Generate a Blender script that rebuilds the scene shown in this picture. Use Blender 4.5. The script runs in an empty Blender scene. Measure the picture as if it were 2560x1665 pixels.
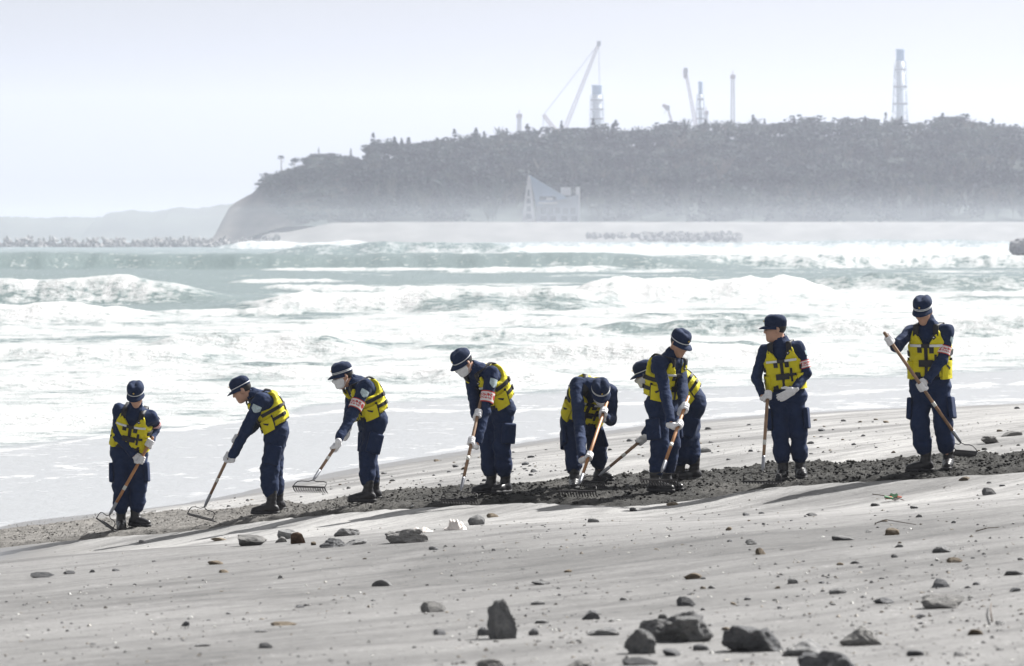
import bpy, math, random
import numpy as np
from mathutils import Vector, Matrix

# ------------------------------------------------------------------ camera, sky, sun, exposure
SC = bpy.context.scene
F = 2560 * 150.0 / 36.0            # focal length in photograph pixels
CZ = 3.4                           # eye height above the sea
HOR = 588.0                        # row of the horizon
PITCH = math.atan((832.5 - HOR) / F)
SUN_AZ, SUN_EL = math.radians(52), math.radians(45)

cam_d = bpy.data.cameras.new('camera')
cam = bpy.data.objects.new('camera', cam_d)
SC.collection.objects.link(cam)
cam.location = (0, 0, CZ)
cam.rotation_euler = (math.pi / 2 - PITCH, 0, 0)
cam_d.lens = 150; cam_d.sensor_width = 36; cam_d.sensor_fit = 'HORIZONTAL'
cam_d.clip_start = 0.5; cam_d.clip_end = 30000
cam_d.dof.use_dof = True; cam_d.dof.focus_distance = 42.5; cam_d.dof.aperture_fstop = 6.3
SC.camera = cam

world = bpy.data.worlds.new('World'); SC.world = world
world.use_nodes = True
_n = world.node_tree.nodes; _n.clear()
_sky = _n.new('ShaderNodeTexSky'); _sky.sky_type = 'NISHITA'; _sky.sun_disc = False
_sky.sun_elevation = SUN_EL; _sky.sun_rotation = SUN_AZ
_sky.air_density = 1.0; _sky.dust_density = 4.0; _sky.ozone_density = 1.0; _sky.altitude = 5
_bg = _n.new('ShaderNodeBackground'); _bg.inputs['Strength'].default_value = 0.0575
_out = _n.new('ShaderNodeOutputWorld')
_hs = _n.new('ShaderNodeHueSaturation'); _hs.inputs['Saturation'].default_value = 0.10; _hs.inputs['Value'].default_value = 1.0   # milky, salt-hazed sky
world.node_tree.links.new(_sky.outputs[0], _hs.inputs['Color'])
world.node_tree.links.new(_hs.outputs[0], _bg.inputs[0])
world.node_tree.links.new(_bg.outputs[0], _out.inputs[0])

sun_d = bpy.data.lights.new('sun', 'SUN'); sun_d.energy = 5.0; sun_d.angle = math.radians(0.53)
sun_d.color = (1.0, 0.975, 0.94)
sun = bpy.data.objects.new('sun', sun_d); SC.collection.objects.link(sun)
SUNV = Vector((math.sin(SUN_AZ) * math.cos(SUN_EL), math.cos(SUN_AZ) * math.cos(SUN_EL), math.sin(SUN_EL)))
sun.rotation_euler = SUNV.to_track_quat('Z', 'Y').to_euler()
sun.location = SUNV * 200

SC.view_settings.view_transform = 'Standard'; SC.view_settings.look = 'None'
SC.view_settings.gamma = 1.0; SC.view_settings.use_curve_mapping = False
SC.view_settings.exposure = 1.0
SC.render.engine = 'CYCLES'
SC.cycles.use_denoising = True
SC.cycles.max_bounces = 6; SC.cycles.diffuse_bounces = 3; SC.cycles.glossy_bounces = 3
SC.cycles.transmission_bounces = 4; SC.cycles.volume_bounces = 1; SC.cycles.transparent_max_bounces = 8

# ------------------------------------------------------------------ helpers
COL = SC.collection
CP, SP = math.cos(PITCH), math.sin(PITCH)

def W(px, py, D):
    """photograph pixel -> world point at distance D along the view axis (numpy friendly)"""
    a = (np.asarray(px, float) - 1280) / F; b = -(np.asarray(py, float) - 832.5) / F
    dy = CP + b * SP; dz = -SP + b * CP
    return np.stack(np.broadcast_arrays(a / dy * D, np.asarray(D, float) + 0 * a, CZ + dz / dy * D), -1)

def ss(a, b, x):
    t = np.clip((np.asarray(x, float) - a) / (b - a), 0, 1); return t * t * (3 - 2 * t)

_r = np.random.RandomState(11)
_perm = _r.permutation(256); _perm = np.concatenate([_perm, _perm, _perm])
_g3 = _r.normal(size=(256, 3)); _g3 /= np.linalg.norm(_g3, axis=1)[:, None]

def noise3(x, y, z):
    x, y, z = np.broadcast_arrays(np.asarray(x, float), np.asarray(y, float), np.asarray(z, float))
    xi, yi, zi = np.floor(x).astype(int), np.floor(y).astype(int), np.floor(z).astype(int)
    xf, yf, zf = x - xi, y - yi, z - zi
    xi &= 255; yi &= 255; zi &= 255
    u, v, w = [t * t * t * (t * (t * 6 - 15) + 10) for t in (xf, yf, zf)]
    def g(i, j, k):
        h = _perm[_perm[_perm[xi + i] + yi + j] + zi + k]
        gr = _g3[h]
        return gr[..., 0] * (xf - i) + gr[..., 1] * (yf - j) + gr[..., 2] * (zf - k)
    l = lambda a, b, t: a + (b - a) * t
    return l(l(l(g(0, 0, 0), g(1, 0, 0), u), l(g(0, 1, 0), g(1, 1, 0), u), v),
             l(l(g(0, 0, 1), g(1, 0, 1), u), l(g(0, 1, 1), g(1, 1, 1), u), v), w)

def fbm(x, y, z=0.0, o=4, gain=0.5):
    s = 0; a = 1.0; t = 0
    for i in range(o):
        s = s + a * noise3(x * 2 ** i + 17.3 * i, y * 2 ** i + 5.1 * i, np.asarray(z) * 2 ** i + 9.7 * i); t += a; a *= gain
    return s / t * 1.6

def mesh_np(name, v, f, smooth=True, attrs=None):
    """mesh from arrays; f is (N,3), (N,4) or a list of such arrays"""
    fs = f if isinstance(f, list) else [f]
    m = bpy.data.meshes.new(name)
    v = np.ascontiguousarray(v, dtype=np.float32)
    m.vertices.add(len(v)); m.vertices.foreach_set('co', v.ravel())
    nl = sum(a.size for a in fs); npoly = sum(len(a) for a in fs)
    m.loops.add(nl); m.polygons.add(npoly)
    m.loops.foreach_set('vertex_index', np.concatenate([a.ravel() for a in fs]).astype(np.int32))
    tot = np.concatenate([np.full(len(a), a.shape[1]) for a in fs]).astype(np.int32)
    st = np.concatenate([[0], np.cumsum(tot)[:-1]]).astype(np.int32)
    m.polygons.foreach_set('loop_start', st)
    try: m.polygons.foreach_set('loop_total', tot)
    except Exception: pass
    m.polygons.foreach_set('use_smooth', np.full(npoly, smooth))
    for k, a in (attrs or {}).items():
        at = m.attributes.new(k, 'FLOAT', 'POINT'); at.data.foreach_set('value', np.ascontiguousarray(a, dtype=np.float32).ravel())
    m.update(calc_edges=True); m.validate()
    return m

def add(name, mesh, mat=None, parent=None, label=None, cat=None, group=None, kind=None, mw=None):
    o = bpy.data.objects.new(name, mesh); COL.objects.link(o)
    if mat is not None and mesh is not None and not mesh.materials: mesh.materials.append(mat)
    if parent is not None: o.parent = parent
    if mw is not None: o.matrix_local = mw
    for k, val in (('label', label), ('category', cat), ('group', group), ('kind', kind)):
        if val: o[k] = val
    return o

def empty(name, loc, label, cat, group=None):
    o = add(name, None, label=label, cat=cat, group=group); o.location = [float(c) for c in loc]
    o.empty_display_size = 0.2
    return o

def grid_faces(nr, nc):
    i = np.arange((nr - 1) * (nc - 1)); r, c = i // (nc - 1), i % (nc - 1)
    a = r * nc + c
    return np.stack([a, a + 1, a + nc + 1, a + nc], 1)

def rot_to(d, up=(0, 0, 1)):
    """3x3 whose z column is d"""
    return Vector(d).to_track_quat('Z', 'Y').to_matrix()

class MB:
    """collects simple shapes into one mesh"""
    def __init__(s): s.v = []; s.f3 = []; s.f4 = []; s.n = 0
    def raw(s, v, f):
        v = np.asarray(v, float); f = np.asarray(f, int) + s.n
        (s.f3 if f.shape[1] == 3 else s.f4).append(f); s.v.append(v); s.n += len(v)
    def box(s, c, d, R=None):
        c = np.asarray(c, float); h = np.asarray(d, float) / 2
        q = np.array([[x, y, z] for x in (-1, 1) for y in (-1, 1) for z in (-1, 1)]) * h
        if R is not None: q = q @ np.array(R).T
        s.raw(q + c, [[0, 1, 3, 2], [4, 6, 7, 5], [0, 4, 5, 1], [2, 3, 7, 6], [0, 2, 6, 4], [1, 5, 7, 3]])
    def tube(s, pts, rad, n=8, caps=True):
        pts = np.asarray(pts, float); rad = np.broadcast_to(np.asarray(rad, float), len(pts))
        tg = np.gradient(pts, axis=0); tg /= np.linalg.norm(tg, axis=1)[:, None] + 1e-9
        ref = np.array([0, 0, 1.0]) if abs(tg[0][2]) < 0.9 else np.array([1.0, 0, 0])
        a = np.arange(n) * 2 * math.pi / n; rings = []
        for p, t, r in zip(pts, tg, rad):
            u = np.cross(t, ref); u /= np.linalg.norm(u) + 1e-9; w = np.cross(t, u); ref = -np.cross(t, np.cross(t, ref)) if False else ref
            rings.append(p + r * (np.cos(a)[:, None] * u + np.sin(a)[:, None] * w))
        v = np.concatenate(rings); f = []
        for i in range(len(pts) - 1):
            for j in range(n):
                k = (j + 1) % n; f.append([i * n + j, i * n + k, (i + 1) * n + k, (i + 1) * n + j])
        if caps:
            v = np.concatenate([v, pts[:1], pts[-1:]]); m = len(pts) * n
            f3 = [[m, (j + 1) % n, j] for j in range(n)] + [[m + 1, m - n + j, m - n + (j + 1) % n] for j in range(n)]
            base = s.n; s.raw(v, f); s.f3.append(np.array(f3) + base)
        else: s.raw(v, f)
    def mesh(s, name, smooth=False):
        fs = []
        if s.f4: fs.append(np.concatenate(s.f4))
        if s.f3: fs.append(np.concatenate(s.f3))
        return mesh_np(name, np.concatenate(s.v), fs, smooth)

# ------------------------------------------------------------------ materials
def new_mat(name):
    m = bpy.data.materials.new(name); m.use_nodes = True
    nt = m.node_tree; b = nt.nodes['Principled BSDF']
    return m, nt, b

def N(nt, t, **kw):
    n = nt.nodes.new(t)
    for k, v in kw.items():
        if k in n.inputs.keys(): n.inputs[k].default_value = v
        else: setattr(n, k, v)
    return n

def ramp(nt, src, stops):
    r = nt.nodes.new('ShaderNodeValToRGB'); e = r.color_ramp.elements
    while len(e) < len(stops): e.new(0.5)
    for el, (p, c) in zip(e, stops):
        el.position = p; el.color = (*c, 1) if len(c) == 3 else c
    nt.links.new(src, r.inputs[0]); return r

def plain(name, col, rough=0.7, var=0.15, scale=30.0, bump=0.0, metal=0.0, spec=0.5, bscale=None):
    m, nt, b = new_mat(name)
    tc = N(nt, 'ShaderNodeTexCoord')
    n = N(nt, 'ShaderNodeTexNoise', Scale=scale, Detail=4.0)
    nt.links.new(tc.outputs['Object'], n.inputs['Vector'])
    lo = tuple(c * (1 - var) for c in col); hi = tuple(min(1, c * (1 + var)) for c in col)
    r = ramp(nt, n.outputs['Fac'], [(0.3, lo), (0.7, hi)])
    nt.links.new(r.outputs[0], b.inputs['Base Color'])
    b.inputs['Roughness'].default_value = rough; b.inputs['Metallic'].default_value = metal
    b.inputs['Specular IOR Level'].default_value = spec
    if bump:
        n2 = N(nt, 'ShaderNodeTexNoise', Scale=bscale or scale * 2, Detail=3.0)
        nt.links.new(tc.outputs['Object'], n2.inputs['Vector'])
        bp = N(nt, 'ShaderNodeBump', Strength=bump, Distance=0.02)
        nt.links.new(n2.outputs['Fac'], bp.inputs['Height']); nt.links.new(bp.outputs[0], b.inputs['Normal'])
    return m
# ------------------------------------------------------------------ ground: the sloping beach
def Dof(px): return F / (237 + (px - 340) * 0.0125)
_cp = []
for px, py in ((-600, 1420), (320, 1330), (675, 1290), (920, 1262), (1230, 1242), (1470, 1232), (1650, 1235), (1980, 1203), (2320, 1184), (3100, 1150)):
    D = float(Dof(px)); z = W(px, py, D)
    _cp.append(z)
    for dd, dz in ((-1.6, -0.045), (1.8, 0.02)):
        q = z.copy(); q[1] += dd; q[2] += dz; _cp.append(q)
for px, py in ((0, 1316), (420, 1266), (700, 1207), (1000, 1152), (1280, 1110), (1600, 1066), (2000, 1032), (2560, 1008)):
    D = F * (CZ - 0.02) / (py - HOR); q = W(px, py, D); q[2] = 0.02; _cp.append(q)
for px, py, D in ((-200, 1665, 19), (1280, 1665, 18.2), (2760, 1665, 17.4), (0, 1500, 26), (1280, 1450, 26), (2560, 1400, 25.5), (0, 1400, 35.5), (1280, 1310, 35), (2560, 1260, 34)):
    _cp.append(W(px, py, D))
for x, y, z in ((-14, 50, -0.75), (-14, 70, -1.2), (0, 100, -0.75), (-30, 100, -2.2), (12, 130, -0.9), (30, 90, 1.2), (30, 60, 2.6), (14, 50, 1.7), (14, 20, 2.5), (-12, 20, 0.9), (-25, 30, -0.6), (0, 5, 2.05), (-20, 0, 0.8), (20, 0, 2.9), (0, -20, 2.3), (0, 160, -2.2), (40, 160, -1.2)):
    _cp.append(np.array([x, y, z], float))
_cp = np.array(_cp)
_sc = np.array([10.0, 22.0])
def _phi(r): return r * r * np.log(r + 1e-9)
_q = _cp[:, :2] / _sc
_K = _phi(np.linalg.norm(_q[:, None] - _q[None], axis=2)) + np.eye(len(_q)) * 2e-3
_Pm = np.concatenate([np.ones((len(_q), 1)), _q], 1)
_A = np.block([[_K, _Pm], [_Pm.T, np.zeros((3, 3))]])
_wt = np.linalg.solve(_A, np.concatenate([_cp[:, 2], np.zeros(3)]))

def ground_z(x, y):
    x = np.asarray(x, float); y = np.asarray(y, float); sh = np.broadcast(x, y).shape
    p = np.stack([np.broadcast_to(x, sh).ravel() / _sc[0], np.broadcast_to(y, sh).ravel() / _sc[1]], 1)
    out = np.empty(len(p))
    for i in range(0, len(p), 40000):
        s = p[i:i + 40000]
        r = np.sqrt(((s[:, None] - _q[None]) ** 2).sum(2))
        out[i:i + 40000] = _phi(r) @ _wt[:len(_q)] + _wt[-3] + s @ _wt[-2:]
    return out.reshape(sh)

def relief(x, y):
    """small wind-made unevenness of the dry sand"""
    return 0.016 * fbm(x * 0.45, y * 0.22, 1.0, 3) + 0.006 * fbm(x * 2.2, y * 1.0, 4.0, 3)

def G(px, py, rel=True):
    """pixel -> where its line of sight meets the beach"""
    px = np.atleast_1d(np.asarray(px, float)); py = np.atleast_1d(np.asarray(py, float))
    Ds = np.arange(13.0, 125.0, 0.25)
    pts = W(px[:, None], py[:, None], Ds[None])
    d = pts[..., 2] - ground_z(pts[..., 0], pts[..., 1])
    k = np.argmax(d < 0, axis=1); k = np.clip(k, 1, len(Ds) - 1)
    i = np.arange(len(px)); d0, d1 = d[i, k - 1], d[i, k]
    D = Ds[k - 1] + 0.25 * d0 / (d0 - d1 + 1e-9)
    p = W(px, py, D)
    return p

# strip of raked sand: front and back edge, traced on the beach
_fe = np.array([(-500, 1420), (0, 1370), (250, 1345), (500, 1322), (760, 1293), (1100, 1265), (1300, 1256), (1420, 1262), (1560, 1266), (1700, 1254), (1850, 1229), (2100, 1210), (2300, 1198), (2560, 1180), (2900, 1163)], float)
_be = np.array([(-500, 1385), (0, 1325), (100, 1313), (300, 1297), (450, 1280), (620, 1268), (760, 1264), (1000, 1232), (1100, 1219), (1300, 1212), (1450, 1197), (1600, 1183), (1850, 1168), (2100, 1162), (2300, 1146), (2560, 1132), (2900, 1115)], float)
_fg, _bgd = G(_fe[:, 0], _fe[:, 1]), G(_be[:, 0], _be[:, 1])
def strip_front(x): return np.interp(x, _fg[:, 0], _fg[:, 1])
def strip_back(x): return np.interp(x, _bgd[:, 0], _bgd[:, 1])

def strip_h(x, y):
    """height of the loosened sand above the beach (negative outside)"""
    wob = 0.30 * fbm(x * 1.3, y * 0.0, 3.3, 5, 0.65)
    a = strip_front(x) + wob; b = strip_back(x) + 0.5 * fbm(x * 1.1, 0.0, 8.3, 5, 0.65)
    t = (y - a) / (b - a)
    env = ss(0.0, 0.10, t) * (1 - ss(0.86, 1.0, t))
    ridge = 0.5 + 0.9 * ss(0.45, 0.8, t)
    n = fbm(x * 2.1, y * 1.7, 2.0, 3)
    n2 = fbm(x * 9.0, y * 7.0, 6.0, 3); n3 = fbm(x * 22.0, y * 18.0, 9.0, 2)
    return env * (0.016 + ridge * (0.050 * n + 0.014) + (0.028 * n2 + 0.026 * n3) * (0.55 + 0.45 * ss(-3.0, 0.5, x))) - (1 - env) * 0.05, t

# ---- beach sheet
def beach_rows():
    ys = [-20, -10, -2, 4, 8, 11]; y = 13.0
    while y < 135: ys.append(y); y += 0.045 + 0.0042 * (y - 13)
    return np.array(ys + [150, 170, 200])
_by = beach_rows(); _bu = np.linspace(-1, 1, 300)
_X = _bu[None] * np.maximum(14.0, 0.30 * _by)[:, None]; _bu2 = np.sign(_bu) * np.abs(_bu) ** 1.6
_X = _bu2[None] * np.maximum(16.0, 0.42 * _by)[:, None]; _Y = np.repeat(_by[:, None], 300, 1)
_Z = ground_z(_X, _Y) + relief(_X, _Y)
_wetn = _Z + 0.05 * fbm(_X * 0.25, _Y * 0.12, 5.0, 3)
_wet = 1 - ss(0.10, 0.24, _wetn)
_sh, _st = strip_h(_X, _Y); _inside = np.clip((_sh + 0.05) / 0.05, 0, 1)
_Z = _Z - 0.035 * _inside
beach_mesh = mesh_np('beach', np.stack([_X, _Y, _Z], -1).reshape(-1, 3), grid_faces(len(_by), 300), True,
                     {'wet': _wet, 'near': ss(40, 31, _Y + 1.5 * fbm(_X * 0.5, _Y * 0.3, 14.0, 3)), 'under': _inside})

def sand_material():
    m, nt, b = new_mat('dry_sand')
    L = nt.links.new
    tc = N(nt, 'ShaderNodeTexCoord')
    mp = N(nt, 'ShaderNodeMapping', vector_type='TEXTURE'); mp.inputs['Scale'].default_value = (5.5, 2.4, 1); mp.inputs['Rotation'].default_value = (0, 0, 0.95)
    L(tc.outputs['Object'], mp.inputs['Vector'])
    big = N(nt, 'ShaderNodeTexNoise', Scale=1.0, Detail=6.0, Roughness=0.62, Distortion=0.6); L(mp.outputs[0], big.inputs['Vector'])
    c1 = ramp(nt, big.outputs['Fac'], [(0.38, (0.155, 0.154, 0.152)), (0.48, (0.245, 0.243, 0.239)), (0.62, (0.34, 0.337, 0.331))])
    mp2 = N(nt, 'ShaderNodeMapping', vector_type='TEXTURE'); mp2.inputs['Scale'].default_value = (1.9, 0.32, 1); mp2.inputs['Rotation'].default_value = (0, 0, 1.0)
    L(tc.outputs['Object'], mp2.inputs['Vector'])
    st = N(nt, 'ShaderNodeTexNoise', Scale=1.0, Detail=9.0, Roughness=0.74, Distortion=0.5); L(mp2.outputs[0], st.inputs['Vector'])
    s1 = ramp(nt, st.outputs['Fac'], [(0.36, (0.60, 0.60, 0.605)), (0.54, (1.06, 1.06, 1.06))])
    mx = N(nt, 'ShaderNodeMix', data_type='RGBA', blend_type='MULTIPLY'); mx.inputs[0].default_value = 0.9
    L(c1.outputs[0], mx.inputs[6]); L(s1.outputs[0], mx.inputs[7])
    gr = N(nt, 'ShaderNodeTexNoise', Scale=260.0, Detail=2.0); L(tc.outputs['Object'], gr.inputs['Vector'])
    g1 = ramp(nt, gr.outputs['Fac'], [(0.3, (0.74, 0.74, 0.75)), (0.7, (1.16, 1.16, 1.15))])
    mx2 = N(nt, 'ShaderNodeMix', data_type='RGBA', blend_type='MULTIPLY'); mx2.inputs[0].default_value = 1.0
    L(mx.outputs[2], mx2.inputs[6]); L(g1.outputs[0], mx2.inputs[7])
    sp = N(nt, 'ShaderNodeTexNoise', Scale=17.0, Detail=5.0, Roughness=0.6); L(tc.outputs['Object'], sp.inputs['Vector'])
    sp1 = ramp(nt, sp.outputs['Fac'], [(0.33, (0.50, 0.50, 0.51)), (0.40, (1, 1, 1)), (0.62, (1, 1, 1)), (0.69, (1.7, 1.7, 1.7))])
    mxs = N(nt, 'ShaderNodeMix', data_type='RGBA', blend_type='MULTIPLY'); mxs.inputs[0].default_value = 1.0
    L(mx2.outputs[2], mxs.inputs[6]); L(sp1.outputs[0], mxs.inputs[7]); mx2 = mxs
    wet = N(nt, 'ShaderNodeAttribute', attribute_name='wet')
    und = N(nt, 'ShaderNodeAttribute', attribute_name='under')
    mx3 = N(nt, 'ShaderNodeMix', data_type='RGBA'); L(wet.outputs['Fac'], mx3.inputs[0]); L(mx2.outputs[2], mx3.inputs[6])
    mx3.inputs[7].default_value = (0.13, 0.125, 0.118, 1)
    mx4 = N(nt, 'ShaderNodeMix', data_type='RGBA'); L(und.outputs['Fac'], mx4.inputs[0]); L(mx3.outputs[2], mx4.inputs[6])
    mx4.inputs[7].default_value = (0.032, 0.031, 0.027, 1)
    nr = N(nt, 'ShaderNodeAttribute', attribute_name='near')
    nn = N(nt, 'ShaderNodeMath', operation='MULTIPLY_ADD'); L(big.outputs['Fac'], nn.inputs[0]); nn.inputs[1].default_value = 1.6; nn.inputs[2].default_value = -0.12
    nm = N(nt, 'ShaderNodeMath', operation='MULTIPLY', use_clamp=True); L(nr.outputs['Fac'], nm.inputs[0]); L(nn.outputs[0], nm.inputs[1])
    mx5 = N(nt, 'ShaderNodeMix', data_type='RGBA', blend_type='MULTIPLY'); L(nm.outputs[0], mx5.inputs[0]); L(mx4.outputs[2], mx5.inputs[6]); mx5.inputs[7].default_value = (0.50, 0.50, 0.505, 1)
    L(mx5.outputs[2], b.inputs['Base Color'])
    rr = ramp(nt, wet.outputs['Fac'], [(0.0, (0.9,) * 3), (1.0, (0.3,) * 3)]); L(rr.outputs[0], b.inputs['Roughness'])
    b.inputs['Specular IOR Level'].default_value = 0.4
    bn = N(nt, 'ShaderNodeTexNoise', Scale=45.0, Detail=5.0, Roughness=0.7); L(tc.outputs['Object'], bn.inputs['Vector'])
    bp = N(nt, 'ShaderNodeBump', Strength=0.5, Distance=0.012); L(bn.outputs['Fac'], bp.inputs['Height'])
    bp2 = N(nt, 'ShaderNodeBump', Strength=0.5, Distance=0.05); L(st.outputs['Fac'], bp2.inputs['Height']); L(bp.outputs[0], bp2.inputs['Normal'])
    dry = N(nt, 'ShaderNodeMath', operation='SUBTRACT'); dry.inputs[0].default_value = 1.0; L(wet.outputs['Fac'], dry.inputs[1])
    d2 = N(nt, 'ShaderNodeMath', operation='MULTIPLY'); d2.inputs[1].default_value = 0.5; L(dry.outputs[0], d2.inputs[0])
    L(d2.outputs[0], bp.inputs['Strength']); L(d2.outputs[0], bp2.inputs['Strength'])
    L(bp2.outputs[0], b.inputs['Normal'])
    return m
M_SAND = sand_material()
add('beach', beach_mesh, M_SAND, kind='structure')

# ---- raked strip: loosened sand with clods
def strip_material():
    m, nt, b = new_mat('raked_sand'); L = nt.links.new
    tc = N(nt, 'ShaderNodeTexCoord'); at = N(nt, 'ShaderNodeAttribute', attribute_name='damp')
    n = N(nt, 'ShaderNodeTexNoise', Scale=5.0, Detail=6.0, Roughness=0.7); L(tc.outputs['Object'], n.inputs['Vector'])
    c = ramp(nt, n.outputs['Fac'], [(0.3, (0.010, 0.0098, 0.008)), (0.55, (0.020, 0.0193, 0.016)), (0.75, (0.042, 0.040, 0.034))])
    c2 = ramp(nt, n.outputs['Fac'], [(0.3, (0.13, 0.124, 0.114)), (0.6, (0.22, 0.21, 0.194)), (0.75, (0.29, 0.28, 0.26))])
    mx = N(nt, 'ShaderNodeMix', data_type='RGBA'); L(at.outputs['Fac'], mx.inputs[0]); L(c2.outputs[0], mx.inputs[6]); L(c.outputs[0], mx.inputs[7])
    L(mx.outputs[2], b.inputs['Base Color']); b.inputs['Roughness'].default_value = 0.85
    bn = N(nt, 'ShaderNodeTexNoise', Scale=30.0, Detail=6.0, Roughness=0.75); L(tc.outputs['Object'], bn.inputs['Vector'])
    bp = N(nt, 'ShaderNodeBump', Strength=0.9, Distance=0.04); L(bn.outputs['Fac'], bp.inputs['Height']); L(bp.outputs[0], b.inputs['Normal'])
    return m
M_STRIP = strip_material()
def dampness(x, y):
    return ss(-3.4, -0.6, x + 0.9 * fbm(x * 0.8, y * 0.8, 2.2, 3)) * np.clip(1.0 + 0.6 * fbm(x * 1.5, y * 1.2, 5.5, 3), 0.35, 1)

def make_strip():
    xs = np.arange(-7.2, 7.4, 0.026); ts = np.linspace(-0.12, 1.1, 170)
    a, b = strip_front(xs), strip_back(xs)
    Xs = np.repeat(xs[:, None], len(ts), 1); Ys = a[:, None] + (b - a)[:, None] * ts[None]
    h, t = strip_h(Xs, Ys)
    Zs = ground_z(Xs, Ys) + relief(Xs, Ys) + h
    v = [np.stack([Xs, Ys, Zs], -1).reshape(-1, 3)]; f = [grid_faces(len(ts), len(xs)) * 0]
    idx = np.arange(len(xs) * len(ts)).reshape(len(xs), len(ts))
    f = [np.stack([idx[:-1, :-1], idx[1:, :-1], idx[1:, 1:], idx[:-1, 1:]], -1).reshape(-1, 4)]
    dm = [dampness(Xs, Ys).ravel()]
    # clods: small lumps lying on the loosened sand
    rs = np.random.RandomState(5); n = 9000
    base = np.array([(0, 0, 1), (.9, 0, .3), (.28, .86, .25), (-.73, .53, .3), (-.7, -.5, .25), (.3, -.85, .3), (.1, .1, -.6)])
    bf = np.array([(0, 1, 2), (0, 2, 3), (0, 3, 4), (0, 4, 5), (0, 5, 1), (6, 2, 1), (6, 3, 2), (6, 4, 3), (6, 5, 4), (6, 1, 5)])
    cx = rs.uniform(-6.8, 7.0, n); ct = np.clip(rs.beta(1.35, 1.2, n), 0.02, 1.03)
    cy = strip_front(cx) + (strip_back(cx) - strip_front(cx)) * ct
    hh, tt = strip_h(cx, cy)
    cz = ground_z(cx, cy) + relief(cx, cy) + np.maximum(hh, 0)
    sz = (0.006 + 0.021 * rs.rand(n) ** 3.2) * (0.55 + 0.45 * ss(-3.0, 0.5, cx)) * np.where(rs.rand(n) < 0.012, 2.0, 1.0)
    ang = rs.rand(n) * 6.283
    bv = base[None] * (1 + 0.35 * rs.normal(size=(n, 7, 1)) * 0.8) * sz[:, None, None] * np.array([1, 1, 0.75])
    ca, sa = np.cos(ang)[:, None], np.sin(ang)[:, None]
    vx = bv[..., 0] * ca - bv[..., 1] * sa + cx[:, None]; vy = bv[..., 0] * sa + bv[..., 1] * ca + cy[:, None]; vz = bv[..., 2] + (cz + sz * 0.3)[:, None]
    off = len(v[0])
    v.append(np.stack([vx, vy, vz], -1).reshape(-1, 3))
    f3 = (bf[None] + (np.arange(n) * 7)[:, None, None]).reshape(-1, 3) + off
    dm.append(np.repeat(dampness(cx, cy), 7))
    me = mesh_np('raked_sand', np.concatenate(v), [f[0], f3], True, {'damp': np.concatenate(dm)})
    add('raked_sand', me, M_STRIP, kind='stuff', label='dark band of freshly raked loose sand with clods', cat='sand')
make_strip()
# ------------------------------------------------------------------ sea: swell, breakers, foam, wash on the sand
# each wave: left px, right px, crest row, trough row, foam amount, steepness
WAVES = [(-400, 420, 588, 616, 0.9, 1), (560, 960, 602, 622, 0.7, 1), (900, 3000, 602, 620, 0.42, 1),
         (-600, 1750, 630, 670, 0.10, 1), (1700, 3000, 634, 668, 0.6, 1),
         (700, 1300, 604, 640, 0.35, 1),
         (-500, 470, 694, 750, 0.6, 1.2), (-500, 265, 754, 800, 0.9, 1.2), (640, 1560, 727, 772, 0.9, 1.2),
         (1040, 1520, 748, 776, 0.25, 1),
         (1440, 2060, 692, 748, 0.97, 1), (1980, 3000, 690, 722, 0.2, 1), (2150, 2420, 682, 712, 0.3, 1),
         (390, 900, 836, 882, 0.5, 1.1), (-500, 520, 860, 895, 0.8, 1), (1280, 2150, 862, 900, 0.85, 1),
         (2080, 3000, 792, 834, 0.6, 1.1), (1500, 1980, 806, 834, 0.35, 1), (2300, 3000, 852, 880, 0.8, 1),
         (-400, 300, 942, 964, 0.9, 1), (560, 1360, 922, 945, 0.9, 1), (-300, 260, 1030, 1052, 0.9, 1)]

_rw = np.random.RandomState(14); MORE = []
for _k in range(34):
    _yt = 650 + 300 * _rw.rand() ** 0.9; _w = _rw.uniform(160, 620); _x = _rw.uniform(-300, 2700); _hh = _rw.uniform(8, 20) * (0.6 + (_yt - 600) / 500)
    if _x < 500 and _yt > 900: continue
    MORE.append((_x, _x + _w, _yt - _hh, _yt, _rw.choice([0.3, 0.6, 0.8, 0.9]), 1.2))

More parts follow.
